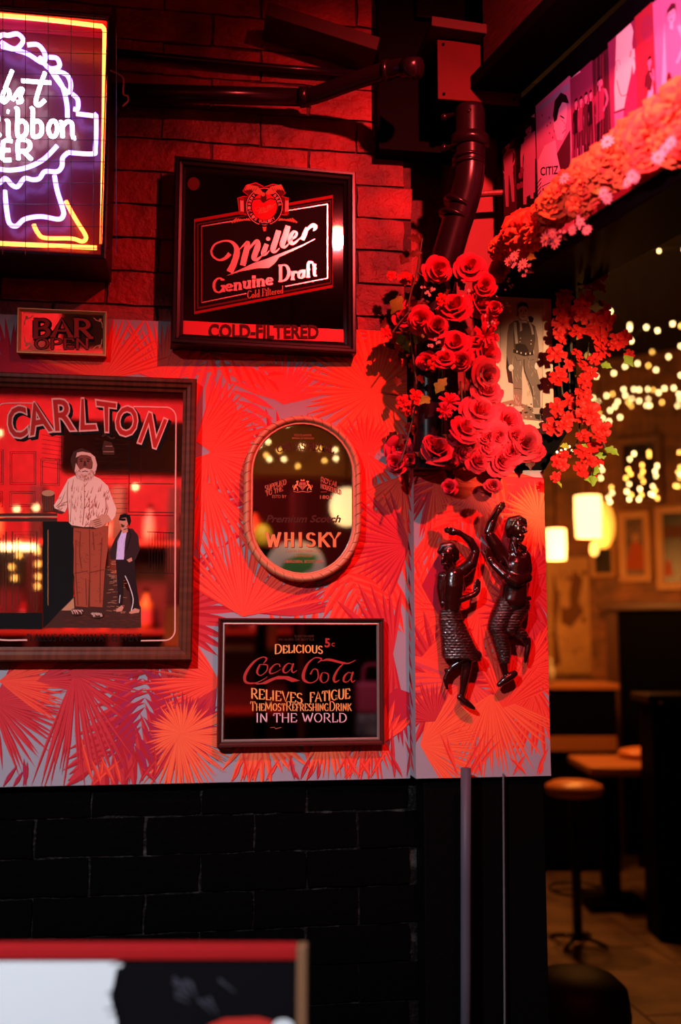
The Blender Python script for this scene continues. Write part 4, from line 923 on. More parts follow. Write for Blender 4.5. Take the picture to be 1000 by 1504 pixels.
# woman
t = thing('dancer_figure', 'carved dark dancing woman in a short skirt, left of the two wall figures', 'figurine', fp(170, 760, 0))
skinM = M_carve
arms = [[(228, 505, 14, 40), (285, 460, 18, 44), (318, 376, 16, 30)], [(318, 374, 16, 30), (280, 305, 18, 30), (226, 262, 18, 20)], [(226, 262, 18, 20), (205, 250, 18, 20)],
        [(205, 250, 18, 22), (170, 238, 18, 20)], [(84, 545, 8, 34), (78, 640, 12, 34), (92, 738, 16, 30)], [(92, 738, 18, 32), (170, 722, 44, 30), (262, 690, 44, 21)], [(262, 690, 44, 21), (305, 672, 40, 21), (325, 648, 38, 20)]]
fing = fingers((172, 238), (100, 226), 4, 9.5, 74, 8, 18, 4)+[[(195, 256, 16, 7), (160, 262, 14, 6), (135, 258, 12, 5)]]+fingers((322, 648), (326, 570), 4, 9.5, 82, 8, 38, 3)+[[(308, 662, 36, 7), (298, 632, 38, 6), (302, 612, 38, 5)]]
legs = [[(190, 1040, 12, 52), (270, 1075, 26, 48), (325, 1095, 30, 36)], [(322, 1095, 26, 38), (250, 1120, 12, 34), (165, 1170, 2, 22), (132, 1215, -4, 17)], [(132, 1210, -4, 19), (112, 1260, -4, 18), (126, 1322, -4, 11)], [(118, 1195, -4, 15), (132, 1215, -4, 16)],
        [(255, 1090, 6, 46), (258, 1180, 6, 36), (246, 1240, 6, 34), (232, 1320, 6, 24), (222, 1375, 6, 19)], [(212, 1382, 4, 24), (245, 1412, 10, 26), (285, 1442, 8, 20), (308, 1458, 6, 13)]]
torso = [[(165, 500, 12, 34), (162, 545, 12, 62), (150, 640, 12, 62), (140, 760, 10, 56), (150, 840, 10, 64)], [(100, 552, 8, 36), (226, 515, 10, 36)], [(165, 520, 10, 26), (140, 470, 18, 27)]]
headb = [(118, 410, 26, 62, .84, .86, 1.12), (98, 450, 34, 36, .9, .8, .9)]
face = [[(82, 408, 70, 9), (72, 436, 84, 11), (80, 444, 80, 9)], [(80, 466, 72, 8), (104, 466, 76, 8)], [(84, 474, 70, 8), (102, 474, 74, 8)], [(66, 402, 66, 7), (84, 396, 76, 7)], [(96, 396, 78, 7), (124, 400, 74, 7)], [(92, 492, 58, 14), (100, 494, 58, 14)]]
carve('body', torso+arms+fing+legs+face, M_carve, t, headb+[(76, 412, 68, 7, 1.2, 1, .8), (108, 412, 74, 7, 1.3, 1, .8)], smooth=4)
carve('hair', [[(70, 380, 20, 22), (95, 345, 26, 30), (140, 345, 26, 36), (172, 380, 22, 34), (182, 420, 14, 26), (176, 440, 8, 16)]], M_hair, t, [(130, 378, 20, 62, 1, .8, .9)], smooth=3)
carve('blouse', [[(164, 548, 16, 76), (160, 620, 20, 80), (150, 700, 16, 72), (148, 770, 12, 68)], [(98, 550, 10, 42), (80, 640, 12, 34), (90, 725, 16, 30)], [(226, 520, 12, 42), (262, 490, 14, 38)], [(200, 560, 52, 26), (230, 640, 40, 14)], [(120, 600, 52, 24), (150, 690, 44, 12)], [(112, 508, 40, 12), (160, 560, 62, 9), (205, 556, 58, 9)], [(110, 752, 44, 14), (200, 740, 44, 14)]], M_carve, t, smooth=5)
def sk(b):
    prof = [(782, 68, 215), (850, 64, 228), (930, 76, 268), (1010, 82, 312), (1060, 84, 344), (1092, 86, 360), (1108, 90, 352)]; n = 26; vs = []
    for (y, xl, xr) in prof:
        for k in range(n):
            an = 2*PI*k/n; cx = (xl+xr)/2; rx = (xr-xl)/2; rz = 60+.06*(y-780)+5*math.sin(an*5)
            vs.append(fp(cx+rx*math.cos(an), y+(10*math.sin(an*3) if y > 1050 else 0)+(.16*(cx+rx*math.cos(an)-90) if y > 1000 else 0)*.4, 8+rz*math.sin(an)))
    fs = [(i*n+k, i*n+(k+1) % n, (i+1)*n+(k+1) % n, (i+1)*n+k) for i in range(len(prof)-1) for k in range(n)]+[tuple(range(n))[::-1], tuple((len(prof)-1)*n+k for k in range(n))]
    b.add(vs, fs)
carve('skirt', [[(75, 850, 50, 7), (150, 850, 72, 7), (225, 850, 50, 7)]], M_carve2, t, extra=sk, smooth=3, vox=.0011, weave=True)
# man
t = thing('dancer_figure', 'carved dark dancing man in patterned trousers, right of the two wall figures', 'figurine', fp(560, 700, 0))
torso = [[(575, 400, 14, 50), (585, 470, 16, 88), (580, 580, 16, 84), (575, 680, 14, 88), (575, 740, 12, 80)], [(510, 415, 12, 34), (655, 400, 12, 40)], [(575, 400, 14, 38), (582, 300, 22, 36)]]
arms = [[(505, 430, 14, 52), (450, 335, 20, 46), (402, 246, 22, 34)], [(402, 246, 22, 34), (424, 186, 22, 34), (454, 128, 22, 23)], [(454, 128, 22, 23), (472, 98, 22, 21)], [(660, 430, 16, 36), (664, 500, 22, 34), (650, 566, 30, 30)], [(650, 556, 60, 36), (560, 586, 110, 40), (490, 545, 96, 36), (430, 474, 60, 24)], [(430, 474, 60, 24), (412, 440, 52, 22)]]
fing = fingers((474, 96), (506, 50), 4, 10, 66, 8.5, 22, 3)+[[(462, 124, 22, 8), (488, 108, 24, 7), (500, 88, 24, 6)]]+fingers((410, 438), (386, 352), 4, 10.5, 94, 8.5, 50, 3)+[[(425, 450, 48, 8), (430, 415, 50, 7), (424, 392, 50, 6)]]
legs = [[(505, 1080, 10, 40), (510, 1160, 8, 30), (522, 1215, 6, 24)], [(590, 1218, 4, 24), (560, 1236, 8, 30), (515, 1266, 12, 28), (478, 1296, 10, 18)], [(640, 960, 10, 30), (668, 1000, 6, 22)], [(690, 980, 0, 15), (682, 1030, 2, 22), (672, 1090, 2, 20), (664, 1138, 0, 11)]]
headb = [(600, 222, 28, 66, .88, .88, 1.22), (612, 265, 36, 40, .9, .8, .9)]
face = [[(632, 214, 76, 9), (642, 244, 88, 12), (634, 252, 82, 10)], [(606, 274, 74, 8), (634, 274, 72, 8)], [(608, 284, 72, 8), (632, 284, 70, 8)], [(600, 205, 80, 8), (622, 200, 80, 7)], [(640, 200, 74, 7), (655, 206, 64, 7)], [(612, 302, 62, 15), (622, 302, 60, 14)], [(545, 236, 34, 12), (548, 258, 32, 10)]]
carve('body', torso+arms+fing+legs+face, M_carve, t, headb+[(612, 216, 76, 8, 1.3, 1, .8), (648, 216, 70, 7, 1.2, 1, .8)], smooth=4)
carve('hair', [[(545, 270, 16, 18), (540, 220, 22, 30), (560, 170, 28, 36), (610, 156, 30, 32), (645, 168, 30, 22), (658, 190, 26, 14)]], M_hair, t, [(585, 195, 20, 60, 1, .8, .9)], smooth=3)
carve('shirt', [[(578, 410, 18, 62), (588, 480, 22, 94), (584, 580, 24, 92), (576, 670, 20, 98), (572, 712, 16, 104)], [(505, 432, 18, 58), (448, 332, 22, 52), (412, 272, 24, 42)], [(655, 410, 16, 44), (668, 500, 22, 40), (652, 570, 34, 34)], [(652, 558, 64, 42), (560, 592, 114, 46), (520, 570, 108, 44)], [(470, 460, 70, 10), (520, 540, 90, 8)], [(500, 420, 70, 10), (530, 500, 96, 8)], [(560, 320, 60, 12), (580, 400, 84, 10)], [(600, 330, 62, 14), (640, 360, 60, 20)], [(480, 705, 30, 18), (575, 722, 96, 14), (680, 700, 34, 18)], [(540, 640, 96, 12), (640, 600, 90, 10)]], M_carve, t, smooth=5)
carve('trousers', [[(532, 740, 14, 80), (484, 830, 26, 74), (458, 900, 30, 66)], [(458, 900, 28, 66), (484, 980, 20, 60), (508, 1060, 14, 54), (514, 1120, 10, 44)], [(618, 750, 8, 78), (565, 850, 20, 68), (552, 905, 26, 58)], [(545, 905, 20, 50), (595, 925, 16, 44), (640, 955, 12, 38)]], M_carve2, t, smooth=3, vox=.0011, weave=True)

# ================================================================ OLD PHOTOGRAPH ON THE PIER, ITS BOARD
bd = MB(); A = [wl(*q, .10) for q in ((722, 396), (846, 386), (846, 614), (800, 690), (722, 690))]
n = len(A); bd.add([(p.x, 0, p.z) for p in A]+[(p.x, .07, p.z) for p in A], [tuple(range(n)), tuple(range(n, 2*n))[::-1]]+[(k, (k+1) % n, n+(k+1) % n, n+k) for k in range(n)])
o = bd.build('bracket_board', M_black, bevel=.002); o.location = (0, -.10, 0); tag(o, 'black board with a cut lower corner behind the old photograph', 'board')
t, w, h, mp = wall_item('photograph', 'tall sepia photograph of a standing man in work clothes framed by the red flowers', 'photograph', ((722, 428), (813, 428), (810, 636), (722, 636)), .106)
card = flat('photo_card', (.66, .47, .33)); p1 = flat('sepia_light', (.50, .38, .30)); p2 = flat('sepia_mid', (.17, .115, .085)); p3 = flat('sepia_dark', (.028, .017, .013)); p4 = flat('sepia_pale', (.60, .50, .42)); p5 = flat('sepia_denim', (.16, .12, .095)); p6 = flat('sepia_denim_light', (.36, .29, .24))
MB().box(-w/2, w/2, 0, .004, -h/2, h/2).build('card_mount', card, t)
a = Art(mp, .00018); a.k = 1; H = lambda L: [(680+x/4.7, 400+y/4.7) for x, y in L]
a.poly(H([(258, 195), (553, 208), (545, 1028), (250, 1000)]), p1); a.up()
a.poly(H([(255, 900), (340, 880), (545, 960), (545, 1028), (250, 1000)]), p2)
for k in range(60):
    x = rnd.uniform(262, 540); y = rnd.uniform(900, 1015); a.ell(*H([(x, y)])[0], rnd.uniform(1, 2.4), rnd.uniform(.6, 1.4), rnd.choice([p1, p3, p2]), 7)
a.poly(H([(300, 560), (330, 640), (345, 770), (312, 760), (296, 660)]), p3)                 # shadow beside him
a.up(); a.poly(H([(448, 306), (470, 302), (488, 318), (480, 346), (458, 350)]), p3)          # hat shadow
a.poly(H([(360, 330), (318, 360), (305, 420), (298, 560), (315, 640), (340, 640), (350, 500), (352, 420)]), p2)
a.poly(H([(455, 340), (498, 372), (515, 450), (524, 560), (518, 640), (494, 630), (488, 540), (470, 420)]), p2)
a.poly(H([(360, 335), (400, 326), (450, 340), (492, 372), (498, 470), (482, 560), (440, 570), (350, 545), (345, 430)]), flat('sepia_jacket', (.075, .047, .036)))
a.poly(H([(345, 555), (420, 575), (488, 560), (500, 640), (530, 760), (534, 960), (484, 960), (478, 860), (420, 690), (412, 640), (405, 700), (408, 830), (400, 945), (352, 950), (345, 800), (342, 660)]), p5)
a.up()
a.poly(H([(356, 950), (402, 930), (406, 975), (385, 1005), (360, 980)]), p3); a.poly(H([(484, 950), (534, 945), (530, 1020), (500, 1010)]), p3)
a.poly(H([(352, 925), (404, 925), (404, 960), (356, 965)]), p6); a.poly(H([(482, 935), (535, 935), (534, 980), (486, 978)]), p6)
a.ell(*H([(330, 660)])[0], 3.8, 5, p4, 12); a.ell(*H([(505, 648)])[0], 2.6, 5, p4, 12)
for k in range(3): a.rib(H([(322+9*k, 668), (324+9*k, 686)]), .5, p2)
a.poly(H([(346, 530), (420, 560), (484, 545), (484, 572), (420, 580), (345, 555)]), p3)
for x, y in ((372, 548), (400, 556), (432, 563), (462, 560)): a.ell(*H([(x, y)])[0], 1.0, 1.6, p4, 8)
a.poly(H([(360, 500), (390, 492), (430, 500), (455, 545), (420, 560), (362, 535)]), p3)
for x, y in ((392, 480), (396, 455), (470, 470), (468, 495)): a.ell(*H([(x, y)])[0], .8, .8, p4, 8)
a.rib(H([(358, 345), (362, 410), (370, 492)]), 4.0, p6, 4); a.rib(H([(456, 345), (472, 380), (482, 430)]), 3.0, p6, 4)
a.poly(H([(372, 322), (392, 330), (440, 338), (446, 352), (404, 350), (408, 400), (392, 410), (390, 356)]), p6)
a.up()
for k in range(40):
    x = rnd.choice([rnd.uniform(352, 400), rnd.uniform(440, 515)]); y = rnd.uniform(590, 900); a.rib(H([(x, y), (x+rnd.uniform(-6, 10), y+rnd.uniform(10, 40))]), .5, rnd.choice([p6, p2, p6]))
a.rib(H([(420, 600), (424, 680), (470, 800), (480, 860)]), 1.2, p3, 3); a.rib(H([(350, 800), (404, 806)]), .9, p3); a.rib(H([(440, 580), (460, 610), (490, 600)]), .6, p3); a.rib(H([(358, 580), (372, 612), (400, 606)]), .6, p3)
a.ell(*H([(412, 278)])[0], 7.4, 11.5, p4, 20); a.poly(H([(386, 300), (440, 308), (430, 345), (400, 340)]), p4)
a.up(); a.poly(H([(373, 262), (372, 222), (400, 204), (436, 212), (450, 240), (448, 262), (438, 238), (410, 232), (386, 244)]), p3); a.poly(H([(366, 300), (376, 260), (384, 280), (382, 310)]), p2)
for x in (400, 430): a.ell(*H([(x, 268)])[0], 1.5, .8, p3, 8)
a.rib(H([(394, 258), (406, 256)]), .7, p3); a.rib(H([(422, 257), (436, 260)]), .7, p3); a.rib(H([(414, 268), (420, 290), (412, 292)]), .6, p2, 3); a.rib(H([(404, 306), (424, 308)]), .8, p3); a.rib(H([(380, 312), (404, 334), (438, 330)]), 1.0, p3, 4)
a.rib(H([(256, 195), (553, 208), (545, 1028), (250, 1000)]), .5, p2, closed=True)
a.build('printed_figure', t)

# ================================================================ POSTERS ON THE FASCIA
def fig(a, x, y0, y1, w_, ms, hair, seed=0, arms='down', lean=0, guitar=None):
    # a standing printed figure between y0 (head) and y1 (feet); ms = (skin, top, legs)
    r = random.Random(seed); h = y1-y0; X = lambda u, v: (x+u*w_+lean*(v-.5)*h, y0+v*h-(u*w_)*.85)
    for sd in (-1, 1): a.rib([X(sd*.18, .5), X(sd*.24, .75), X(sd*.26, 1)], [w_*.36, w_*.3, w_*.22], ms[2])
    a.poly([X(-.45, .2), X(-.2, .16), X(.2, .16), X(.45, .2), X(.36, .38), X(.4, .55), X(-.4, .55), X(-.34, .38)], ms[1])
    el = {'down': ((.5, .36), (.48, .52)), 'up': ((.62, .3), (.3, .14)), 'mic': ((.55, .36), (.1, .22)), 'hip': ((.7, .36), (.3, .46))}[arms]
    for sd in (-1, 1): a.rib([X(sd*.42, .2), X(sd*el[0][0], el[0][1]), X(sd*el[1][0], el[1][1])], [w_*.22, w_*.18, w_*.13], ms[1] if sd < 0 else ms[0], 3)
    a.up(); a.rib([X(0, .12), X(0, .18)], w_*.2, ms[0]); c = X(0, .075); a.ell(c[0], c[1], w_*.24, h*.065, ms[0], 16)
    a.up(); a.poly([X(-.27, .09), X(-.24, .02), X(0, -.005), X(.24, .02), X(.28, .1), X(.18, .05), X(-.16, .045)], hair)
    a.rib([X(-.12, .072), X(-.04, .072)], w_*.05, hair); a.rib([X(.05, .072), X(.13, .072)], w_*.05, hair); a.rib([X(-.06, .11), X(.06, .11)], w_*.05, hair)
    if guitar:
        a.up(); a.poly([X(-.3, .5), X(-.1, .42), X(.2, .46), X(.4, .4), X(.5, .5), X(.3, .56), X(.1, .54), X(-.1, .6)], guitar); a.rib([X(.2, .47), X(1.0, .3)], w_*.08, guitar)
pk = flat('poster_pink', (.58, .20, .36)); pkl = flat('poster_pale', (.80, .46, .58)); mg = flat('poster_magenta', (.26, .035, .10)); dm = flat('poster_dark', (.016, .005, .009)); dm2 = flat('poster_maroon', (.08, .014, .024)); yl = flat('poster_cream', (.92, .74, .58)); rd = flat('poster_red', (.38, .03, .05)); gr = flat('poster_grey_blue', (.36, .34, .46))
POSTERS = [((738, 756), 'pale ragged poster of a leaning figure nearest the downpipe', dm2), ((757, 787), 'dark poster of a lone figure in a long pale coat', dm), ((788, 839), 'pink poster with a large dark haired man looking down', pk), ((840, 873), 'maroon poster of a band standing in a row', mg), ((874, 897), 'dark striped poster of a single long haired musician', dm2), ((898, 938), 'poster with a big pale shouting singer above the carnations', mg), ((939, 966), 'red poster with a guitarist under a round emblem', rd), ((967, 1040), 'pink poster of a posing figure at the right edge of the picture', pk)]
for i, ((xa, xb), lab, bg) in enumerate(POSTERS):
    u0 = floc(xa, 220)[0]; u1 = floc(xb, 220)[0]; zt = 2.70-(.03 if i == 0 else 0)+(.0, -.012, .004, -.006, -.01, 0, .004, 0)[i]; zb = 2.36
    o = thing('poster', lab, 'poster', FA+FD*((u0+u1)/2)+Vector((0, 0, (zt+zb)/2)), (0, 0, FR))
    w = u1-u0; h = zt-zb; th = -.0005
    MB().add([(-w/2, 0, -h/2), (w/2, 0, -h/2), (w/2, 0, h/2), (-w/2, 0, h/2), (-w/2, .0035, -h/2), (w/2, .0035, -h/2), (w/2, .0035, h/2), (-w/2, .0035, h/2)], [(0, 1, 2, 3), (0, 3, 7, 4), (1, 5, 6, 2), (3, 2, 6, 7), (0, 4, 5, 1)]).build('paper', bg, o)
    def mp(px, py, u=(u0+u1)/2, zc=(zt+zb)/2, hw=w/2-.001, hh=h/2-.001):
        a_, z_ = floc(px, py); return (max(-hw, min(hw, a_-u)), max(-hh, min(hh, z_-zc)))
    a = Art(mp, .00018); a.k = 1; rr = random.Random(i)
    if i == 0: fig(a, 747, 206, 300, 17, (pk, pk, pk), dm, 1, 'hip', .05); a.rib([(740, 205), (748, 199), (755, 196)], 5, pkl)
    if i == 1:
        fig(a, 776, 182, 296, 20, (pk, pk, pk), dm, 2); a.poly([(770, 202), (786, 192), (786, 282), (772, 290)], pk)
        a.rect(780, 164, 786, 172, pkl)
        for k in range(4): a.ell(763+rr.uniform(-3, 6), 260+rr.uniform(-20, 20), 3, 5, mg, 8)
    if i == 2:
        a.poly([(788, 158), (839, 118), (839, 128), (788, 166)], gr)
        for k in range(9): a.ell(795+rr.uniform(0, 20), 165+rr.uniform(0, 50), 1, 2, mg, 6)
        a.up(); a.poly([(790, 236), (800, 214), (816, 205), (818, 226), (826, 250), (826, 290), (790, 310)], pkl)
        a.poly([(812, 172), (818, 150), (828, 146), (833, 156), (832, 176), (830, 196), (826, 206), (818, 206), (814, 190)], pkl)
        a.up(); a.poly([(812, 170), (815, 148), (824, 136), (832, 140), (836, 152), (826, 150), (821, 160), (818, 176), (814, 180)], dm)
        a.rib([(823, 170), (829, 174)], 1.8, dm); a.rib([(826, 196), (831, 190)], 1.3, mg); a.rib([(825, 176), (832, 184), (829, 187)], .8, mg)
        a.poly([(818, 226), (838, 190), (838, 260), (826, 262)], dm2)
        a.text('CITIZ', (794, 246, 820, 258), dm, .02, fn=lambda x, y: (x, y-(x-794)*.1)); a.rib([(796, 274), (808, 268), (820, 268)], 1.0, dm); a.text('NIN', (797, 276, 815, 288), dm, .0)
        for k in range(5): a.rib([(789, 270+k*6), (795, 262+k*6)], 1.4, dm)
    if i == 3:
        for k in range(4): fig(a, 846+k*7.5, 146-k*5+rr.uniform(-3, 3), 238-k*4, 9, (pk, (dm, mg, dm2, dm)[k], dm2), dm, k)
        a.poly([(838, 110), (852, 100), (854, 106), (839, 116)], pkl); a.text('BAND', (839.5, 104, 852, 111), dm, .03, fn=lambda x, y: (x, y-(x-839)*.7)) if False else None
        a.up()
        for k in range(8): a.rib([(841+k*4, 222-k*2), (842+k*4, 250)], 1.2, rr.choice([pk, dm, mg]))
    if i == 4:
        fig(a, 881, 112, 232, 16, (pk, mg, dm), dm, 5, 'hip')
        for k in range(7): a.rib([(876+k*3.2, 80), (876+k*3.2, 250)], .7, rr.choice([mg, dm, rd]))
    if i == 5:
        a.poly([(905, 50), (914, 38), (926, 32), (930, 46), (928, 64), (930, 82), (926, 112), (922, 130), (916, 160), (903, 164), (902, 130), (904, 92)], yl)
        a.poly([(926, 74), (936, 68), (938, 96), (930, 110)], yl); a.up(); a.poly([(902, 164), (917, 158), (912, 200), (904, 206)], pk)
        a.ell(908, 98, 3.4, 7, yl, 12); a.rib([(906, 104), (905, 92), (909, 88), (911, 96)], .7, mg, 3); a.rib([(906, 118), (912, 140), (922, 138)], 1.0, dm, 4); a.rib([(925, 84), (927, 74)], 1.2, dm); a.rib([(902, 166), (918, 160)], 2.6, dm2)
        a.rib([(931, 84), (936, 96), (932, 104)], 2, pk, 3)
    if i == 6:
        a.ell(951, 42, 10, 22, rd, 20)
        for k in range(8): a.ell(951, 42, 9-k, 20-2.2*k, (mg, rd)[k % 2], 18)
        a.up(); fig(a, 954, 82, 200, 12, (pk, dm2, dm2), dm, 7, 'mic', 0, pkl); a.ell(938+2, 170, 4, 9, pk, 10)
    if i == 7:
        fig(a, 986, 6, 210, 26, (pkl, pk, pk), dm2, 8, 'hip'); fig(a, 1022, -20, 190, 24, (pk, mg, mg), dm, 9, 'up'); a.poly([(976, 30), (980, 120), (976, 170), (970, 170)], pkl)
        a.ell(983, 118, 4, 12, dm2, 12)
    a.build('printed_picture', o)
# ================================================================ FLOWERS
M_rose = mat('rose_petal', (.66, .024, .050), .55, spec=.12); M_rose2 = mat('rose_petal_deep', (.42, .02, .035), .55, spec=.12); M_blos = mat('blossom_petal', (.62, .016, .012), .5, spec=.12); M_carn = mat('carnation_petal', (.95, .26, .06), .6, spec=.12); M_carn2 = mat('carnation_petal_red', (.92, .13, .06), .6, spec=.12)
M_leaf = mat('silk_leaf', (.26, .42, .04), .5, spec=.15, var=(12, (.18, .27, .03))); M_leafr = mat('russet_leaf', (.10, .025, .012), .5, spec=.15); M_stem = mat('flower_stem', (.07, .05, .02), .6); M_daisy = mat('daisy_petal', (.85, .66, .55), .6); M_dc = mat('daisy_centre', (.75, .42, .06), .6)
def petal(b, a0, half, r0, r1, h0, h1, curl=.12, nu=4, nv=4, jag=0, r=None, mi=0, tw=0, full=0):
    vs = []
    for j in range(nv+1):
        v = j/nv
        for i in range(nu+1):
            u = -1+2*i/nu
            wd = half*((.35+.65*math.sin(PI*min(.85, .12+v*.62)))*(1-.35*v*v*abs(u)**3) if not full else (.55+.45*math.sin(PI/2*min(1, v*1.6)))*(1-.22*v**3*abs(u)**2))
            an = a0+u*wd+tw*v; rr_ = r0+(r1-r0)*v**(1.25 if not full else .75)+curl*v**5*(1-.4*u*u); hh = h0+(h1-h0)*(math.sin(v*PI/2) if not full else v)-curl*.9*v**4-(.10+.10*full)*u*u*v*(v if full else 1)
            if full: rr_ += .035*math.sin(3*u+a0)*v
            if jag and j == nv: rr_ += r.uniform(-jag, jag); hh += r.uniform(-jag, jag)
            vs.append((rr_*math.cos(an), rr_*math.sin(an), hh))
    n = nu+1; b.add(vs, [(j*n+i, j*n+i+1, (j+1)*n+i+1, (j+1)*n+i) for j in range(nv) for i in range(nu)], mi)
def rose_mesh(seed, open_=1.0):
    r = random.Random(seed); b = MB()
    for k, (n, r0, r1, h0, h1, hf, cl) in enumerate(((2, .02, .09, 0, .80, 2.0, .0), (3, .05, .20, -.05, .82, 1.5, .02), (3, .10, .34, -.12, .78, 1.45, .05), (4, .16, .50, -.20, .68, 1.15, .12), (4, .22, .70*open_, -.26, .50, 1.05, .20), (5, .24, .88*open_, -.30, .24, .85, .22))):
        ph = r.uniform(0, 6)
        for i in range(n): petal(b, ph+2*PI*i/n+r.uniform(-.2, .2), hf, r0, r1*r.uniform(.9, 1.1), h0, h1*r.uniform(.88, 1.06), cl*r.uniform(.6, 1.6), 6, 5, tw=.3 if k < 3 else .12, full=1)
    return b
def ruffle_mesh(seed, layers=5, n0=6, jag=.05):
    r = random.Random(seed); b = MB()
    for k in range(layers):
        t_ = k/(layers-1); n = n0+2*k
        for i in range(n): petal(b, 2*PI*(i+r.random())/n, .55, .05, .25+.75*t_, -.1-.1*t_, .75-.62*t_+r.uniform(-.06, .06), .06, 3, 3, jag*1.4, r, mi=int(r.random() < .35))
    return b
def blossom_mesh(seed, n=5):
    r = random.Random(seed); b = MB()
    for q in range(2):
        for i in range(n): petal(b, 2*PI*(i+.5*q)/n+r.uniform(-.15, .15), .72, .05, (.95, .6)[q]*r.uniform(.88, 1.08), 0, (.18, .42)[q]*r.uniform(.6, 1.4), .10, 4, 3, .03, r)
    b.ball((0, 0, .22), .09, 6, 1); return b
def spiky_mesh(seed):
    r = random.Random(seed); b = MB()
    for q in range(3):
        for i in range(7): petal(b, 2*PI*(i+.3*q)/7+r.uniform(-.1, .1), .34, .04, (.95, .75, .45)[q], 0, (.2, .5, .75)[q], .0, 2, 3, 0, r)
    return b
def daisy_mesh(seed):
    r = random.Random(seed); b = MB()
    for i in range(10):
        an = 2*PI*i/10; d = Vector((math.cos(an), math.sin(an), 0)); n = Vector((-d.y, d.x, 0)); l = r.uniform(.85, 1)
        b.add([d*.15-n*.05, d*.15+n*.05, d*.65*l+n*.14+Vector((0, 0, .1)), d*l+Vector((0, 0, .05)), d*.65*l-n*.14+Vector((0, 0, .1))], [(0, 1, 2, 3, 4)], 0)
    b.ball((0, 0, .08), .2, 8, 1, (1, 1, .6)); return b
def leaf_mesh(seed, lobes=3):
    r = random.Random(seed); b = MB(); n = 10; vs = []
    for j in range(n+1):
        v = j/n; wd = .46*math.sin(PI*v**.8)*(1+.28*math.cos(v*lobes*2*PI)) if j not in (0, n) else .01
        for u in (-1, -.5, 0, .5, 1): vs.append((u*wd, v*1.6-.2, .16*abs(u)*wd*2+.22*math.sin(v*2.2)-.12*v*v))
    b.add(vs, [(j*5+i, j*5+i+1, (j+1)*5+i+1, (j+1)*5+i) for j in range(n) for i in range(4)]); return b
def filler_mesh(seed):
    r = random.Random(seed); b = MB()
    for k in range(7):
        c = Vector((r.uniform(-.8, .8), r.uniform(-.8, .8), r.uniform(.2, .6))); b.tube([(0, -.9, -.2), c*.6, c], .035, 4, 1)
        for i in range(5):
            an = 2*PI*i/5+k; d = Vector((math.cos(an), math.sin(an), .2))*.24; n = Vector((-d.y, d.x, 0))*.3; b.add([c, c+d*.6+n, c+d, c+d*.6-n], [(0, 1, 2, 3)], 0)
    return b
def proto(name, b, mats):
    me = bpy.data.meshes.new(name); me.from_pydata(b.v, [], b.f)
    for m in mats: me.materials.append(m)
    for p, i in zip(me.polygons, b.m): p.material_index = min(i, len(mats)-1); p.use_smooth = True
    return me
ROSE = [proto('rose', rose_mesh(i, (1, .85, 1.1, .95)[i]), [M_rose if i != 3 else M_rose2]) for i in range(4)]
CARN = [proto('carnation', ruffle_mesh(10+i), [M_carn if i else M_carn2, M_carn2 if i == 1 else M_carn]) for i in range(3)]
BLOS = [proto('blossom', blossom_mesh(20+i), [M_blos, M_rose2]) for i in range(4)]
SPIK = [proto('dahlia', spiky_mesh(30), [M_rose])]; DAIS = [proto('daisy', daisy_mesh(40+i), [M_daisy, M_dc]) for i in range(2)]
LEAF = [proto('leaf', leaf_mesh(50+i, 3-i % 2), [M_leaf]) for i in range(2)]; LEAR = [proto('leaf', leaf_mesh(60), [M_leafr])]; FILL = [proto('filler_sprig', filler_mesh(70+i), [M_daisy, M_stem]) for i in range(2)]
def place(name, me, root, p, rad, face, rl, roll=None):
    # flower looks along face with its own z axis
    f = Vector(face).normalized(); q = f.to_track_quat('Z', 'Y'); o = obj(name, me, root)
    o.rotation_mode = 'QUATERNION'; o.rotation_quaternion = root.matrix_basis.to_quaternion().inverted() @ q @ Euler((0, 0, rl)).to_quaternion()
    o.location = root.matrix_basis.inverted() @ Vector(p); o.scale = (rad, rad, rad); return o
fr_ = random.Random(11)
def bunch(root, items, off, jit=.02, nrm=(0, -1, .12), spread=.45, plane='wall'):
    for (kind, px, py, rpx) in items:
        P = {'rose': ROSE, 'carnation': CARN, 'blossom': BLOS, 'dahlia': SPIK, 'daisy': DAIS, 'leaf': LEAF, 'russet': LEAR, 'sprig': FILL}[kind]
        f_ = (off-.075 if plane == 'wall' and px < 612 else off)+fr_.uniform(-jit, jit)+(.006 if kind == 'leaf' else -.02 if kind == 'russet' else 0)+(.012 if kind in ('sprig', 'daisy') else 0)
        p = wl(px, py, f_) if plane == 'wall' else fpl(px, py, f_)
        rad = rpx*((p-CAM).length/F)*(1.2 if kind == 'carnation' else 1.1 if kind in ('rose', 'dahlia') else .95 if kind == 'blossom' else 1.12 if kind == 'leaf' else 1.0)
        face = Vector(nrm)+Vector((fr_.uniform(-spread, spread), 0, fr_.uniform(-spread, spread)))
        nm_ = 'leaf' if kind == 'russet' else ('filler_sprig' if kind == 'sprig' else kind)
        o = place(nm_, fr_.choice(P), root, p, rad, face, fr_.uniform(0, 6.3))
        if kind == 'leaf': o['label'] = 'green leaf'
        if kind == 'russet': o['label'] = 'reddish brown leaf'
        if kind == 'sprig': o['label'] = 'sprig of tiny white flowers'
def stems(root, lines, off, r=.0022, plane='wall'):
    for L in lines:
        b = MB(); f = (lambda x, y: wl(x, y, off)) if plane == 'wall' else (lambda x, y: fpl(x, y, off))
        inv = root.matrix_basis.inverted(); b.tube([inv @ v for v in cr([f(*p) for p in L], 5)], r, 6); b.build('stem', M_stem, root, smooth=True)
R_ = 'rose'; L_ = 'leaf'; X_ = 'russet'; S_ = 'sprig'; B_ = 'blossom'
t = thing('rose_vine', 'trailing red roses with green leaves on the left, over the brick and downpipe', 'flowers', wl(610, 520, .12))
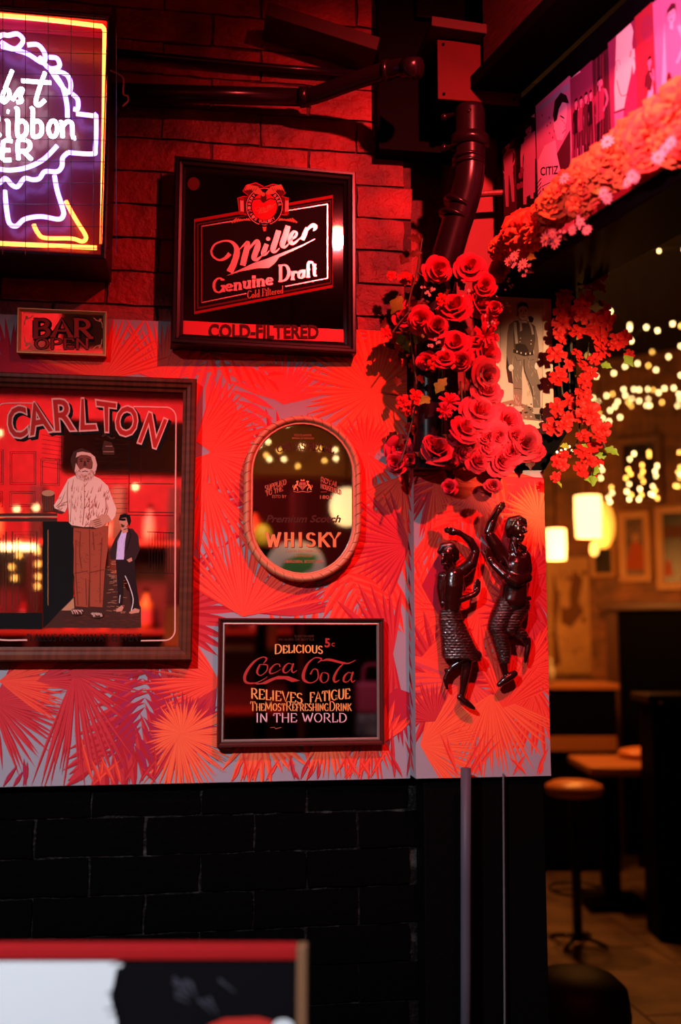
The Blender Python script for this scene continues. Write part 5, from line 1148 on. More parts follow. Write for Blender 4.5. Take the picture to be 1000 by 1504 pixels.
bunch(t, [(B_, 598, 410, 15), (R_, 594, 468, 18), (R_, 618, 470, 17), (R_, 640, 482, 18), (R_, 642, 396, 17), (R_, 668, 452, 21), (R_, 606, 455, 15), (B_, 568, 488, 11), (B_, 608, 536, 11), (R_, 626, 530, 12), (R_, 654, 528, 14), (R_, 678, 530, 14), (R_, 670, 506, 18), (B_, 612, 584, 14), (B_, 592, 592, 13), (B_, 604, 603, 11), ('dahlia', 660, 592, 17), ('dahlia', 652, 604, 13), (B_, 602, 630, 10), (R_, 585, 660, 17), (R_, 582, 680, 16), (R_, 600, 677, 13), (B_, 575, 405, 8), (B_, 640, 532, 12), (B_, 648, 440, 9),
 (X_, 614, 352, 14), (X_, 590, 386, 16), (X_, 618, 372, 13), (L_, 588, 438, 17), (X_, 606, 446, 15), (L_, 586, 494, 18), (L_, 611, 503, 15), (X_, 603, 518, 12), (L_, 642, 575, 16), (L_, 629, 585, 14), (X_, 582, 566, 13), (X_, 580, 636, 14), (L_, 604, 612, 10), (X_, 590, 640, 12), (X_, 628, 444, 14), (X_, 655, 426, 12), (X_, 570, 470, 14), (X_, 566, 505, 12), (X_, 622, 560, 12), (X_, 592, 520, 13),
 (S_, 628, 426, 10), (S_, 642, 508, 12), (S_, 648, 490, 8), (S_, 628, 428, 7)], .20, .025)
stems(t, [[(620, 350), (612, 400), (600, 450), (606, 520), (612, 580), (600, 640), (588, 680)], [(612, 400), (640, 420), (660, 460), (650, 520), (640, 580)], [(650, 560), (660, 590), (655, 610)], [(606, 452), (590, 470), (575, 490)]], .165)
t = thing('rose_garland', 'thick garland of large red roses running down the pier beside the photograph', 'flowers', wl(705, 550, .12))
bunch(t, [(R_, 690, 394, 19), (R_, 734, 398, 16), (R_, 703, 446, 20), (R_, 712, 420, 14), (R_, 726, 452, 11), ('dahlia', 712, 494, 20), (R_, 714, 520, 23), (R_, 713, 550, 22), (R_, 711, 579, 22), (R_, 705, 606, 25), (R_, 718, 575, 16), (R_, 681, 632, 20), (R_, 716, 644, 18), (R_, 744, 621, 24), (R_, 730, 640, 18), (R_, 642, 663, 23), (R_, 677, 663, 18), (R_, 700, 677, 18), (R_, 770, 652, 24), (R_, 755, 640, 18), (R_, 736, 677, 20), (R_, 786, 663, 14), (R_, 660, 716, 12), (R_, 725, 714, 12), (R_, 690, 655, 16), (R_, 668, 652, 14), (R_, 752, 664, 18), (R_, 720, 470, 13), (R_, 700, 628, 16), (R_, 660, 676, 14), (R_, 715, 662, 16), (R_, 632, 650, 12),
 (X_, 668, 412, 13), (X_, 680, 425, 12), (L_, 674, 488, 13), (X_, 655, 640, 13), (X_, 760, 680, 18), (X_, 778, 670, 16), (X_, 690, 690, 14), (X_, 625, 675, 14), (X_, 745, 420, 13), (X_, 700, 470, 15), (X_, 690, 500, 13), (X_, 725, 690, 15), (X_, 655, 692, 15), (X_, 610, 690, 13), (X_, 682, 480, 12), (X_, 694, 600, 12),
 (S_, 682, 440, 13), (S_, 742, 453, 9), (S_, 716, 471, 10), (S_, 724, 434, 8), (S_, 744, 420, 10)], .175, .02)
stems(t, [[(690, 400), (705, 450), (712, 520), (712, 600), (690, 650), (640, 670)], [(712, 600), (740, 640), (785, 665)], [(682, 545), (684, 600), (690, 640)], [(690, 545), (693, 590), (694, 620)], [(676, 560), (680, 610), (676, 640)]], .14)
t = thing('blossom_vine', 'strand of red blossoms hanging close along the right edge of the photograph', 'flowers', wl(815, 520, .14))
bunch(t, [(B_, 830, 432, 14), (B_, 821, 456, 14), (B_, 826, 476, 16), (B_, 836, 460, 13), (B_, 832, 440, 10), (B_, 818, 520, 15), (B_, 820, 556, 15), (B_, 822, 548, 11), (B_, 836, 536, 10), (B_, 836, 588, 13), (B_, 818, 598, 14), (B_, 812, 628, 16), (B_, 828, 624, 13), (B_, 820, 608, 12), (B_, 800, 400, 10), (B_, 788, 396, 10), (B_, 820, 378, 9), (B_, 828, 408, 10), (B_, 792, 402, 8), (B_, 826, 498, 9), (B_, 836, 612, 9), (L_, 832, 430, 8), (L_, 842, 500, 9), (S_, 785, 400, 9), (L_, 806, 404, 8), (B_, 826, 444, 11), (B_, 822, 490, 10)], .175, .02)
stems(t, [[(780, 385), (805, 415), (822, 450), (820, 520), (826, 590), (812, 640)], [(822, 450), (838, 480), (836, 540), (838, 600)]], .145)
t = thing('blossom_vine', 'longest strand of red blossoms with yellow green leaves, dangling in the doorway to the right', 'flowers', wl(868, 520, .14))
bunch(t, [(B_, 888, 346, 16), (B_, 884, 366, 16), (B_, 868, 362, 14), (B_, 876, 400, 16), (B_, 866, 384, 13), (B_, 862, 416, 15), (B_, 878, 420, 14), (B_, 856, 464, 13), (B_, 862, 440, 13), (B_, 846, 488, 14), (B_, 880, 494, 18), (B_, 884, 514, 16), (B_, 868, 486, 14), (B_, 892, 472, 15), (B_, 884, 456, 13), (B_, 908, 500, 14), (B_, 918, 496, 12), (B_, 924, 520, 8), (B_, 902, 508, 11), (B_, 856, 536, 12), (B_, 858, 560, 13), (B_, 868, 548, 11), (B_, 856, 576, 13), (B_, 864, 606, 18), (B_, 860, 590, 13), (B_, 850, 610, 12), (B_, 884, 630, 14), (B_, 880, 644, 11), (B_, 856, 664, 14), (B_, 872, 656, 12), (B_, 852, 690, 14), (B_, 864, 676, 13), (B_, 876, 678, 11), (B_, 858, 640, 12), (B_, 872, 618, 12), (B_, 866, 700, 10), (B_, 900, 350, 9), (B_, 874, 528, 11), (B_, 820, 678, 12), (B_, 816, 700, 9), (B_, 830, 668, 9), (B_, 826, 682, 10), (B_, 850, 450, 11), (B_, 872, 470, 11), (B_, 848, 520, 10),
 (L_, 876, 382, 12), (L_, 868, 452, 11), (L_, 880, 442, 10), (L_, 884, 536, 10), (L_, 918, 524, 12), (L_, 856, 654, 11), (L_, 890, 660, 13), (L_, 872, 696, 10), (L_, 870, 712, 12), (L_, 834, 656, 9), (L_, 876, 426, 7), (L_, 890, 668, 10), (L_, 850, 424, 6), (L_, 816, 708, 8), (L_, 862, 658, 9), (L_, 870, 704, 9)], .20, .025, spread=.6)
stems(t, [[(886, 330), (872, 400), (868, 470), (862, 540), (862, 600), (868, 660), (868, 705)], [(868, 470), (895, 490), (922, 520)], [(862, 440), (840, 500), (846, 560), (850, 640), (826, 680)], [(862, 600), (882, 640), (890, 660)]], .165, .0018)
t = thing('carnation_garland', 'fluffy orange red carnation garland along the fascia below the posters', 'flowers', fpl(860, 270, .05))
nf = FN+Vector((.1, -.4, -.05))
CI = []
for (x, y, r_) in ((748, 350, 17), (734, 364, 15), (770, 342, 27), (788, 332, 22), (800, 312, 22), (812, 302, 22), (822, 292, 26), (836, 280, 25), (848, 276, 28), (834, 300, 20), (862, 262, 27), (876, 252, 26), (868, 280, 24), (888, 244, 28), (902, 232, 28), (892, 262, 22), (916, 226, 30), (932, 214, 32), (922, 248, 22), (948, 204, 32), (962, 196, 33), (956, 226, 24), (978, 182, 36), (996, 168, 38), (990, 206, 28), (1012, 160, 40), (1022, 190, 34), (852, 300, 17), (904, 258, 18), (816, 316, 17), (762, 358, 18), (940, 234, 22), (974, 212, 24)): CI.append(('carnation', x, y, r_))
bunch(t, CI, .055, .012, nf, .35, 'f')
bunch(t, [('daisy', x, y, r_) for (x, y, r_) in ((985, 210, 11), (967, 231, 12), (977, 219, 10), (892, 208, 11), (928, 258, 10), (922, 268, 10), (892, 291, 10), (829, 262, 10), (802, 351, 12), (816, 356, 11), (841, 338, 9), (862, 338, 9), (886, 283, 9), (934, 262, 8), (852, 326, 8), (812, 342, 8), (748, 384, 9), (768, 388, 10), (756, 376, 9))], .10, .01, nf, .3, 'f')
bunch(t, [(S_, 760, 382, 14), (S_, 775, 395, 12), (S_, 850, 330, 12), (S_, 826, 345, 12), (L_, 776, 378, 10), (L_, 884, 280, 8)], .07, .01, nf, .3, 'f')
stems(t, [[(740, 365), (800, 325), (860, 280), (930, 230), (1010, 180)], [(800, 330), (806, 350), (816, 360)], [(850, 300), (852, 330)], [(862, 300), (862, 336)]], .03, .003, 'f')

# ================================================================ FOREGROUND PICTURE BOARD
A = dep(-60, 1402, 1.33); B_1 = dep(436, 1388, 1.33)
dx = (B_1-A); wd = math.hypot(dx.x, dx.y); rz = math.atan2(dx.y, dx.x); zt = (A.z+B_1.z)/2
t = thing('picture_board', 'white and black portrait board with red top edge, out of focus in the foreground', 'picture', ((A.x+B_1.x)/2, (A.y+B_1.y)/2, 0), (0, 0, rz)); w = wd
MB().box(-w/2, w/2, 0, .02, .05, zt-.012).build('board', flat('board_black', (.004, .0035, .005)), t)
MB().box(-w/2, w/2, -.004, .024, zt-.012, zt+.004).build('top_edge', flat('board_red_edge', (.40, .012, .014)), t, bevel=.002)
MB().box(w/2, w/2+.014, -.004, .024, 0, zt+.004).build('side_edge', flat('board_brown_edge', (.24, .12, .06)), t, bevel=.002); MB().box(-w/2-.014, -w/2, -.004, .024, 0, zt+.004).build('side_edge', flat('board_brown_edge', (.24, .12, .06)), t, bevel=.002)
nrm = Vector((math.sin(rz), -math.cos(rz), 0))
def mp(px, py): q = onplane(px, py, t.location, nrm)-Vector(t.location); return (q.x*math.cos(rz)+q.y*math.sin(rz), q.z)
a = Art(mp, .0003); a.k = 1
bw_ = flat('board_white', (.80, .86, .90)); a.poly([(-58, 1408), (188, 1408), (170, 1430), (162, 1465), (172, 1500), (176, 1640), (-58, 1640)], bw_)
a.up()
for k in range(16): y = 1412+k*9; a.rib([(188-rnd.uniform(0, 14), y), (168+rnd.uniform(-16, 4), y+rnd.uniform(4, 12))], [5, 1], flat('board_black', (.004, .0035, .005)))
for k in range(12): x = rnd.uniform(250, 340); y = rnd.uniform(1430, 1470); a.rib([(x, y), (x+rnd.uniform(8, 26), y+rnd.uniform(8, 26))], [4, 1], flat('board_grey', (.06, .06, .08)), 1)
a.poly([(305, 1506), (330, 1496), (380, 1494), (400, 1500), (392, 1560), (320, 1560)], flat('board_lips', (.65, .04, .03))); a.ell(416, 1508, 16, 12, bw_); a.poly([(180, 1560), (240, 1520), (300, 1540), (420, 1600), (420, 1660), (180, 1660)], bw_)
a.build('printed_portrait', t)
# ================================================================ ROOM BEYOND THE DOORWAY
RIGHT = Vector((math.cos(PSI), -math.sin(PSI), 0)); FWD = Vector((math.sin(PSI), math.cos(PSI), 0))
M_wbrick = mat('warm_brown_brick', (.40, .15, .05), .7, bump=(60, .6, .005), var=(8, (.18, .08, .04))); M_wmort = mat('brown_mortar', (.10, .06, .04), .85)
KC = dep(878, 929, 7.2); KC.z = 0
YA = -PSI-R(33)
A_ = KC-RIGHT*2.6
brick_wall('wall_back', 0, 2.6, 0, 3.5, [M_wbrick, M_wmort, M_wbrick, M_wmort], -PSI, A_, seed=5, bh=.09, split=9)
brick_wall('wall_back_right', 0, 4.2, 0, 3.5, [M_wbrick, M_wmort, M_wbrick, M_wmort], YA, KC, seed=6, bh=.09, split=9)
NA = Vector((math.sin(YA), -math.cos(YA), 0)); DA = Vector((math.cos(YA), math.sin(YA), 0)); NB = -FWD
def far_item(name, label, cat, corners, side, off, group=None):
    n, yw, base = (NA, YA, KC) if side == 'a' else (NB, -PSI, KC); d = Vector((math.cos(yw), math.sin(yw), 0))
    P = [onplane(*q, base+n*off, n) for q in corners]; c = sum(P, Vector())/len(P); us = [(p-c).dot(d) for p in P]
    w = ((us[1]-us[0])+(us[2]-us[3]))/2; h = ((P[0].z-P[3].z)+(P[1].z-P[2].z))/2
    t = thing(name, label, cat, c, (0, 0, yw), group)
    def mp(px, py): q = onplane(px, py, c, n)-c; return (q.dot(d), q.z)
    return t, w, h, mp
M_pinef = mat('pine_frame', (.55, .26, .09), .45); pict = mat('brown_print', (.22, .10, .05), .5, var=(9, (.07, .03, .018))); pictb = mat('dark_print', (.035, .02, .016), .35, var=(6, (.012, .008, .007)))
for lab, cn, m, fm in (('narrow pine framed picture on the far brick wall, left of the larger black one', ((908, 753), (956, 748), (956, 855), (909, 855)), pict, M_pinef), ('larger pine framed dark picture at the right edge of the far wall', ((963, 747), (1018, 738), (1018, 868), (964, 865)), pictb, M_pinef), ('upper framed picture on the far wall draped with fairy lights', ((905, 650), (972, 632), (972, 738), (906, 744)), pictb, mat('dark_frame_far', (.22, .09, .04), .45))):
    t, w, h, mp = far_item('framed_picture', lab, 'picture', cn, 'a', .05)
    picture_frame(t, w, h, .05, .02, fm, fm, glass=m, gname='print', back=.045)
    a = Art(mp, .0006); a.k = 1
    if m is pict: a.poly([(918, 836), (926, 800), (934, 790), (944, 806), (946, 838)], flat('print_rust', (.40, .08, .03)), 1); a.ell(933, 790, 5, 7, flat('print_ochre', (.40, .20, .09)))
    elif lab[0] == 'l': a.poly([(976, 846), (978, 824), (984, 822), (988, 846)], flat('print_rust', (.40, .08, .03))); a.rect(972, 772, 1010, 790, flat('print_umber', (.12, .05, .03)))
    else: a.ell(938, 690, 12, 18, flat('print_umber', (.12, .05, .03)))
    a.build('printed_shapes', t)
t, w, h, mp = far_item('framed_picture', 'small dark framed picture just below the drum lampshade on the far wall', 'picture', ((868, 800), (904, 800), (904, 848), (868, 848)), 'a', .05)
picture_frame(t, w, h, .03, .02, M_pinef, M_pinef, glass=pictb, gname='print', back=.045)
t, w, h, mp = far_item('wall_poster', 'large faded tan poster on the far wall below the left lampshade', 'poster', ((803, 819), (866, 819), (866, 990), (803, 990)), 'b', .03)
M_tanp = mat('faded_tan_paper', (.62, .34, .12), .7, var=(5, (.42, .20, .07))); MB().box(-w/2, w/2, 0, .006, -h/2, h/2).build('paper', M_tanp, t)
a = Art(mp, .0008); a.k = 1; tb = flat('poster_brown_ink', (.17, .07, .03))
for L in ([(812, 840), (822, 880), (816, 920), (824, 975), (812, 980)], [(842, 838), (856, 850), (850, 884), (858, 900), (838, 912), (836, 870)], [(824, 896), (842, 890), (852, 905), (838, 922), (824, 915)]): a.poly(L, tb)
for k in range(16): a.ell(rnd.uniform(810, 860), rnd.uniform(835, 980), rnd.uniform(1, 4), rnd.uniform(1, 6), tb)
a.build('printed_figure', t)
# fireplace: mantel shelf and black firebreast on the angled wall
t, w, h, mp = far_item('fireplace', 'black fireplace with a dark mantel shelf under the far pictures', 'fireplace', ((884, 886), (1030, 884), (1030, 1175), (884, 1130)), 'a', .2)
b0 = -KC.z-t.location.z
MB().box(-w/2, w/2, -.06, .2, h/2-.05, h/2).build('mantel_shelf', mat('dark_stained_wood', (.10, .035, .015), .45), t, bevel=.006); MB().box(-w/2+.12, w/2, .02, .2, b0, h/2-.05).build('firebreast', M_black, t); MB().box(-w/2+.04, -w/2+.12, .0, .2, b0, h/2-.05).build('jamb', mat('dark_stained_wood', (.10, .035, .015), .45), t); MB().box(-w/2+.3, w/2-.3, -.3, .02, b0, b0+.06).build('hearth', M_black, t)
# low cabinet below the poster with the pale bottle on it
Lc = dep(834, 1000, 6.6); zc = dep(834, 1002, 6.6).z
t = thing('sideboard', 'low dark sideboard with an orange lit top under the tan poster', 'cabinet', (Lc.x, Lc.y, 0), (0, 0, -PSI))
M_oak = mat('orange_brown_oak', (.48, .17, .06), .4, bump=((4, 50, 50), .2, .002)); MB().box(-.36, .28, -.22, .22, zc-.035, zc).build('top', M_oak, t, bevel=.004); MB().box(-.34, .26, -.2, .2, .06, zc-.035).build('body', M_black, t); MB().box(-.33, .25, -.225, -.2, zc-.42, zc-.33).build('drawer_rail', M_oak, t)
for sx in (-.31, .23): MB().box(sx-.02, sx+.02, -.19, .19, 0, .06).build('leg', M_black, t)
q = dep(809, 990, 6.45); t = thing('bottle', 'pale bottle standing on the sideboard, half hidden by the pier edge', 'bottle', (q.x, q.y, zc))
MB().lathe([(.001, 0), (.024, 0), (.025, .09), (.010, .125), (.010, .15), (.001, .15)], 14).build('glass', mat('pale_bottle', (.62, .60, .52), .3), t, smooth=True); MB().lathe([(.0115, .14), (.0115, .158), (.001, .159)], 12).build('cap', mat('pale_bottle_cap', (.8, .75, .65), .4), t)
# lamps
E1 = mat('lampshade_glow', (.9, .7, .4), .6, emit=(1, .42, .11), es=6.5); E2 = mat('paper_globe_glow', (.9, .6, .3), .6, emit=(1, .38, .035), es=1.2); M_brass = mat('brass', (.6, .35, .12), .3, 1)
def shade(name, label, px, y0, y1, hw, d, kind='drum'):
    top = dep(px, y0, d); bot = dep(px, y1, d); h = top.z-bot.z; r = hw*d/F
    t = thing(name, label, 'lamp', bot)
    if kind == 'drum':
        b = MB(); b.lathe([(r*.93, 0), (r, h*.5), (r*.98, h)], 26); b.f = b.f[:-2]; b.m = b.m[:-2]; b.lathe([(r*.90, h*.99), (r*.90, .004)], 26); b.f = b.f[:-2]; b.m = b.m[:-2]; b.build('lamp_shade', E1, t, smooth=True)
        MB().ball((0, 0, h*.55), r*.4, 12).build('bulb', mat('bulb_glow', (1, .8, .5), .4, emit=(1, .62, .22), es=14), t)
        MB().tube([(0, 0, h*.6), (0, 0, 3.5-bot.z)], .006, 8).build('cord', M_black, t)
    else:
        MB().ball((0, 0, h/2), h/2, 20, sc_=(r/(h/2), r/(h/2), 1)).build('lamp_shade', E2, t, smooth=True); MB().tube([(0, 0, h*.9), (0, 0, 3.5-bot.z)], .005, 8).build('cord', M_black, t)
    return t
shade('pendant_lamp', 'bright drum lampshade hanging left of the far pictures', 864.5, 728, 789, 19.5, 5.9); shade('pendant_lamp', 'smaller glowing lampshade beside the edge of the wallpapered pier', 817, 777, 822, 15, 6.3); shade('pendant_lamp', 'oval amber paper lantern partly behind the bright drum lampshade', 887, 735, 806, 17, 6.3, 'globe')
q = dep(873, 806, 5.85); t = thing('pendant_lamp', 'tiny amber bulb lamp just below the bright drum lampshade', 'lamp', q); MB().ball((0, 0, 0), .026, 12, sc_=(1, 1, 1.7)).build('bulb', mat('amber_bulb_glow', (1, .6, .2), .4, emit=(1, .5, .1), es=2.5), t, smooth=True); MB().tube([(0, 0, .03), (0, 0, 3.5-q.z)], .003, 6).build('cord', M_black, t)
light('far_lamp_fill', 'POINT', dep(838, 830, 6.0), (1, .33, .055), 34, size=.12)
light('far_wall_fill', 'POINT', dep(925, 700, 5.4), (1, .32, .05), 17, size=.15)
# bar stools, table, black bar
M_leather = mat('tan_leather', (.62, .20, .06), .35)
s0 = flr(849, 1388); 
t = thing('bar_stool', 'round orange brown topped bar stool standing nearest the wallpapered pier', 'stool', (s0.x, s0.y, 0)); zs = onplane(849, 1152, Vector((s0.x, s0.y, 0)), FWD).z
MB().lathe([(.001, zs-.055), (.10, zs-.055), (.132, zs-.045), (.142, zs-.022), (.136, zs-.002), (.10, zs+.014), (.05, zs+.020), (.001, zs+.021)], 28).build('seat', M_leather, t, smooth=True)
MB().lathe([(.024, .02), (.024, zs-.05)], 16).build('pole', M_satin, t, smooth=True)
for k in range(4): an = PI/4+k*PI/2; MB().tube([(0, 0, .045), (.10*math.cos(an), .10*math.sin(an), .03), (.15*math.cos(an), .15*math.sin(an), .012)], .011, 8).build('leg', M_satin, t, smooth=True)
b = MB(); b.tube([(.13*math.cos(2*PI*k/28), .13*math.sin(2*PI*k/28), .26) for k in range(28)], .007, 8, closed=True); b.tube([(-.13, 0, .26), (.13, 0, .26)], .005, 6); b.build('foot_ring', M_satin, t, smooth=True)
c = dep(903, 1118, 5.6); zt_ = c.z
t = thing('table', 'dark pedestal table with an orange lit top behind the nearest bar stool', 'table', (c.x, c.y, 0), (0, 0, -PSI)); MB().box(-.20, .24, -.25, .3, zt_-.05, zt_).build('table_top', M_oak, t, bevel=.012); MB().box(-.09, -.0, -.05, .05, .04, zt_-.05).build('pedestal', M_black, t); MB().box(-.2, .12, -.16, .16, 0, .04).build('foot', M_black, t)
c = dep(940, 1100, 5.75); t = thing('cushion', 'orange brown cushion lying on the table beside the black bar', 'cushion', (c.x, c.y, zt_)); MB().lathe([(.001, 0), (.10, 0), (.13, .02), (.115, .045), (.06, .058), (.001, .06)], 22).build('cover', M_leather, t, smooth=True)
c = dep(985, 1000, 5.0); zt_ = dep(985, 1020, 5.0).z
t = thing('bar_counter', 'tall black bar counter at the right edge of the doorway view', 'counter', (c.x, c.y, 0), (0, 0, -PSI)); MB().box(-.10, 1.2, 0, .22, 0, zt_-.04).build('body', M_black, t); MB().box(-.13, 1.2, -.04, .26, zt_-.04, zt_).build('counter_top', M_satin, t, bevel=.006)
c = dep(968, 1030, 4.98); t = thing('tap_knob', 'small shiny knob on the front of the black bar counter', 'knob', c-FWD*.025); MB().ball((0, 0, 0), .012, 12).build('ball', mat('polished_steel', (.8, .7, .6), .15, 1), t, smooth=True)
# black studded seat in the lower right foreground
c = dep(846, 1440, 3.1); zt_ = c.z
t = thing('upholstered_stool', 'black upholstered seat with a row of studs at the lower right by the pier foot', 'stool', (c.x, c.y, 0))
M_vinyl = mat('black_vinyl', (.003, .003, .003), .55, spec=.05); MB().lathe([(.16, zt_-.15), (.165, zt_-.09), (.155, zt_-.02), (.12, zt_+.012), (.06, zt_+.026), (.001, zt_+.03)], 30).build('cushion', M_vinyl, t, smooth=True); MB().lathe([(.19, .04), (.20, zt_-.16), (.18, zt_-.145), (.16, zt_-.145)], 30).build('base', M_vinyl, t, smooth=True)
for k in range(16): an = -PI/2-.6+k*.085; MB().ball((.202*math.cos(an), .202*math.sin(an), zt_-.17), .0035, 8).build('stud', mat('nickel_stud', (.7, .66, .62), .25, 1), t)
for k in range(3): an = k*2*PI/3+.4; MB().lathe([(.02, 0), (.025, .05)], 10, c=(.15*math.cos(an), .15*math.sin(an), 0)).build('foot', M_vinyl, t)
# warm lit beam and ceiling joists
def span(name, A, B, hw, m): 
    d = (B-A).normalized(); s_ = d.cross(Vector((0, 0, 1))).normalized()*hw; u = Vector((0, 0, hw*1.4)); b = MB(); b.add([p+x for p in (A, B) for x in (-s_-u, s_-u, s_+u, -s_+u)], [(0, 1, 2, 3), (7, 6, 5, 4), (0, 4, 5, 1), (1, 5, 6, 2), (2, 6, 7, 3), (3, 7, 4, 0)]); return struct(b.build(name, m, bevel=.004))
span('trim_8', dep(880, 384, 4.9), dep(985, 318, 4.4), .028, mat('honey_timber', (.45, .20, .05), .5, bump=((4, 40, 40), .3, .002))); light('beam_glow', 'SPOT', dep(915, 520, 4.3), (1, .40, .06), 40, dep(928, 352, 4.7), .03, 40, .5)
# fairy lights
M_fl = mat('fairy_bulb_glow', (1, .9, .7), .4, emit=(1, .66, .26), es=9, nosample=True); M_fl2 = mat('fairy_bulb_amber_glow', (1, .7, .3), .4, emit=(1, .48, .08), es=6, nosample=True); M_flw = mat('fairy_wire', (.02, .02, .015), .6)
ico = MB(); ico.ball((0, 0, 0), 1, 8); IW = proto('bulb', ico, [M_fl]); IA = proto('bulb', ico, [M_fl2])
def string(label, pts, d0, d1, r=.0085, sag=True, mixed=.2, cat='fairy lights'):
    E8 = [(780+x/2.505, 300+y/2.505) for x, y in pts]; n = len(E8)
    P = [dep(x, y, d0+(d1-d0)*i/max(1, n-1)+fr_.uniform(-.1, .1)) for i, (x, y) in enumerate(E8)]
    t = thing('fairy_lights', label, cat, P[0]); inv = t.matrix_basis.inverted()
    lead = [inv @ Vector((P[0].x, P[0].y, 3.5))] if sag == 'hang' else []
    MB().tube(lead+cr([inv @ p for p in P], 3) if n > 2 else [inv @ p for p in P], .0018, 5).build('wire', M_flw, t)
    for p in P: o = obj('bulb', IA if fr_.random() < mixed else IW, t); o.location = inv @ (p-Vector((0, 0, .012))); o.scale = (r, r, r*1.3)
string('nearest fairy light string sagging across the top of the doorway', [(300, 40), (340, 42), (370, 57), (418, 57), (470, 63), (520, 57), (570, 66)], 4.6, 4.2, .007, mixed=0)
string('short fairy light string just below the lit timber beam', [(290, 130), (385, 152), (470, 163), (560, 158)], 4.75, 4.6, .006, mixed=.3)
string('sparse fairy light string high in the doorway, right of the blossom strand', [(291, 386), (363, 437), (362, 450), (368, 495), (423, 445), (464, 457), (520, 432), (550, 440)], 5.6, 5.4)
string('fairy light string curving through the middle of the doorway', [(209, 551), (221, 606), (239, 626), (304, 615), (345, 590), (391, 579), (431, 587), (459, 603), (505, 554), (445, 536), (550, 515)], 6.4, 6.0)
string('dense fairy light row, upper of the two bright bands in the doorway', [(277, 698), (299, 692), (340, 675), (378, 674), (397, 676), (427, 674), (450, 676), (469, 686), (490, 671), (524, 669), (543, 692), (550, 622)], 6.5, 6.1)
string('dense fairy light row, lower of the two bright bands in the doorway', [(227, 706), (249, 718), (290, 752), (308, 738), (318, 720), (357, 722), (346, 697), (370, 709), (369, 735), (397, 717), (429, 710), (424, 733), (436, 734), (481, 722), (538, 735), (546, 712)], 6.6, 6.2)
string('drooping end of fairy lights beside the blossom strand', [(205, 700), (250, 760), (263, 780), (286, 792), (327, 777)], 6.4, 6.3)
string('fairy light strand hanging left of the upper far picture', [(240, 935), (252, 952), (260, 970), (256, 1000), (295, 1035), (297, 1055), (290, 1088), (284, 1072)], 6.2, 6.0, sag='hang')
for lab, pts in (('first fairy light strand dangling over the upper far picture', [(378, 910), (362, 930), (357, 968), (366, 985), (348, 1000), (360, 1022), (352, 1050), (368, 1062), (360, 1078), (350, 1048)]), ('second fairy light strand dangling over the upper far picture', [(433, 905), (434, 918), (408, 952), (411, 975), (404, 992), (412, 1012), (400, 1040), (406, 1062), (396, 1078)]), ('third fairy light strand dangling over the upper far picture', [(463, 955), (455, 975), (458, 992), (448, 1030), (456, 1046), (450, 1062), (464, 1074), (440, 1058)]), ('fairy light strand dangling at the right edge beside the far pictures', [(545, 905), (548, 960), (540, 978), (545, 1000), (530, 1028), (540, 1030), (548, 985)])):
    string(lab, pts, 5.6, 5.6, .008, sag='hang', mixed=.55)
b_ = thing('fairy_lights', 'little clump of white fairy bulbs at the lower corner of the black bracket board', 'fairy lights', wl(832, 660, .05)); inv = b_.matrix_basis.inverted(); P = [wl(x, y, .05) for x, y in ((818, 664), (824, 662), (830, 660), (836, 656), (840, 662), (834, 668), (822, 668))]; MB().tube([inv @ p for p in P], .0015, 5).build('wire', M_flw, b_)
for p in P: o = obj('bulb', IW, b_); o.location = inv @ p; o.scale = (.0032,)*3
b_ = thing('icicle_lights', 'three short white tube lights hanging under the fascia beam', 'lights', fpl(844, 372, -.04)); inv = b_.matrix_basis.inverted(); M_tube = mat('white_tube_glow', (1, 1, 1), .4, emit=(1, .9, .85), es=3)
for (x0, y0, x1, y1) in ((813, 378, 822, 386), (836, 365, 847, 376), (862, 348, 872, 360)): MB().tube([inv @ fpl(x0, y0, -.04), inv @ fpl(x1, y1, -.04)], .0024, 6).build('light_tube', M_tube, b_)
MB().tube([inv @ fpl(x, y, -.04) for x, y in ((800, 386), (813, 378), (836, 365), (862, 348), (920, 312))], .0016, 5).build('wire', M_flw, b_)

# ================================================================ THE BAR ROOM BEHIND THE VIEWER, SEEN IN THE MIRRORS
Yb = -5.0
def X(px, py, Y=Yb): return rfl(px, py, Y)
sh = [X(100, y).z for y in (965, 925, 795, 700, 560)]
t = thing('back_bar', 'tall dark back bar with open shelves behind the viewer, mirrored in the pub mirror', 'cabinet', (-.9, Yb-.35, 0)); M_shelf = mat('red_stained_shelf', (.40, .07, .04), .4)
for z in (sh[1], sh[2], .95): MB().box(-1.3, 1.3, -.02, .35, z-.03, z).build('shelf', M_shelf, t, bevel=.003)
for x in (-1.3, -.62, -.05, .35, 1.26): MB().box(x, x+.09, .0, .34, 0, 2.55).build('upright', mat('dark_stained_post', (.03, .012, .01), .45), t, bevel=.003)
MB().box(-1.3, 1.35, -.02, .0, 0, 2.2).build('back_panel', mat('dark_red_back', (.10, .03, .03), .6), t)
lk = X(24, 775); o = thing('strip_lamp', 'glowing warm strip lamp under a shelf of the back bar behind the viewer', 'lamp', (lk.x, Yb, sh[2]-.05)); MB().box(-.20, .16, -.03, .0, -.02, .015).build('diffuser', mat('strip_glow', (1, .85, .5), .4, emit=(1, .66, .26), es=7), o); MB().box(-.21, .17, -.03, .0, .015, .02).build('fitting', M_black, o)
cols = ((.8, .25, .03), (.75, .5, .08), (.8, .1, .14), (.7, .6, .5), (.12, .3, .08), (.85, .35, .1), (.6, .05, .05))
nms = ('orange', 'yellow', 'red', 'pale', 'green', 'amber', 'dark red'); bt = 0
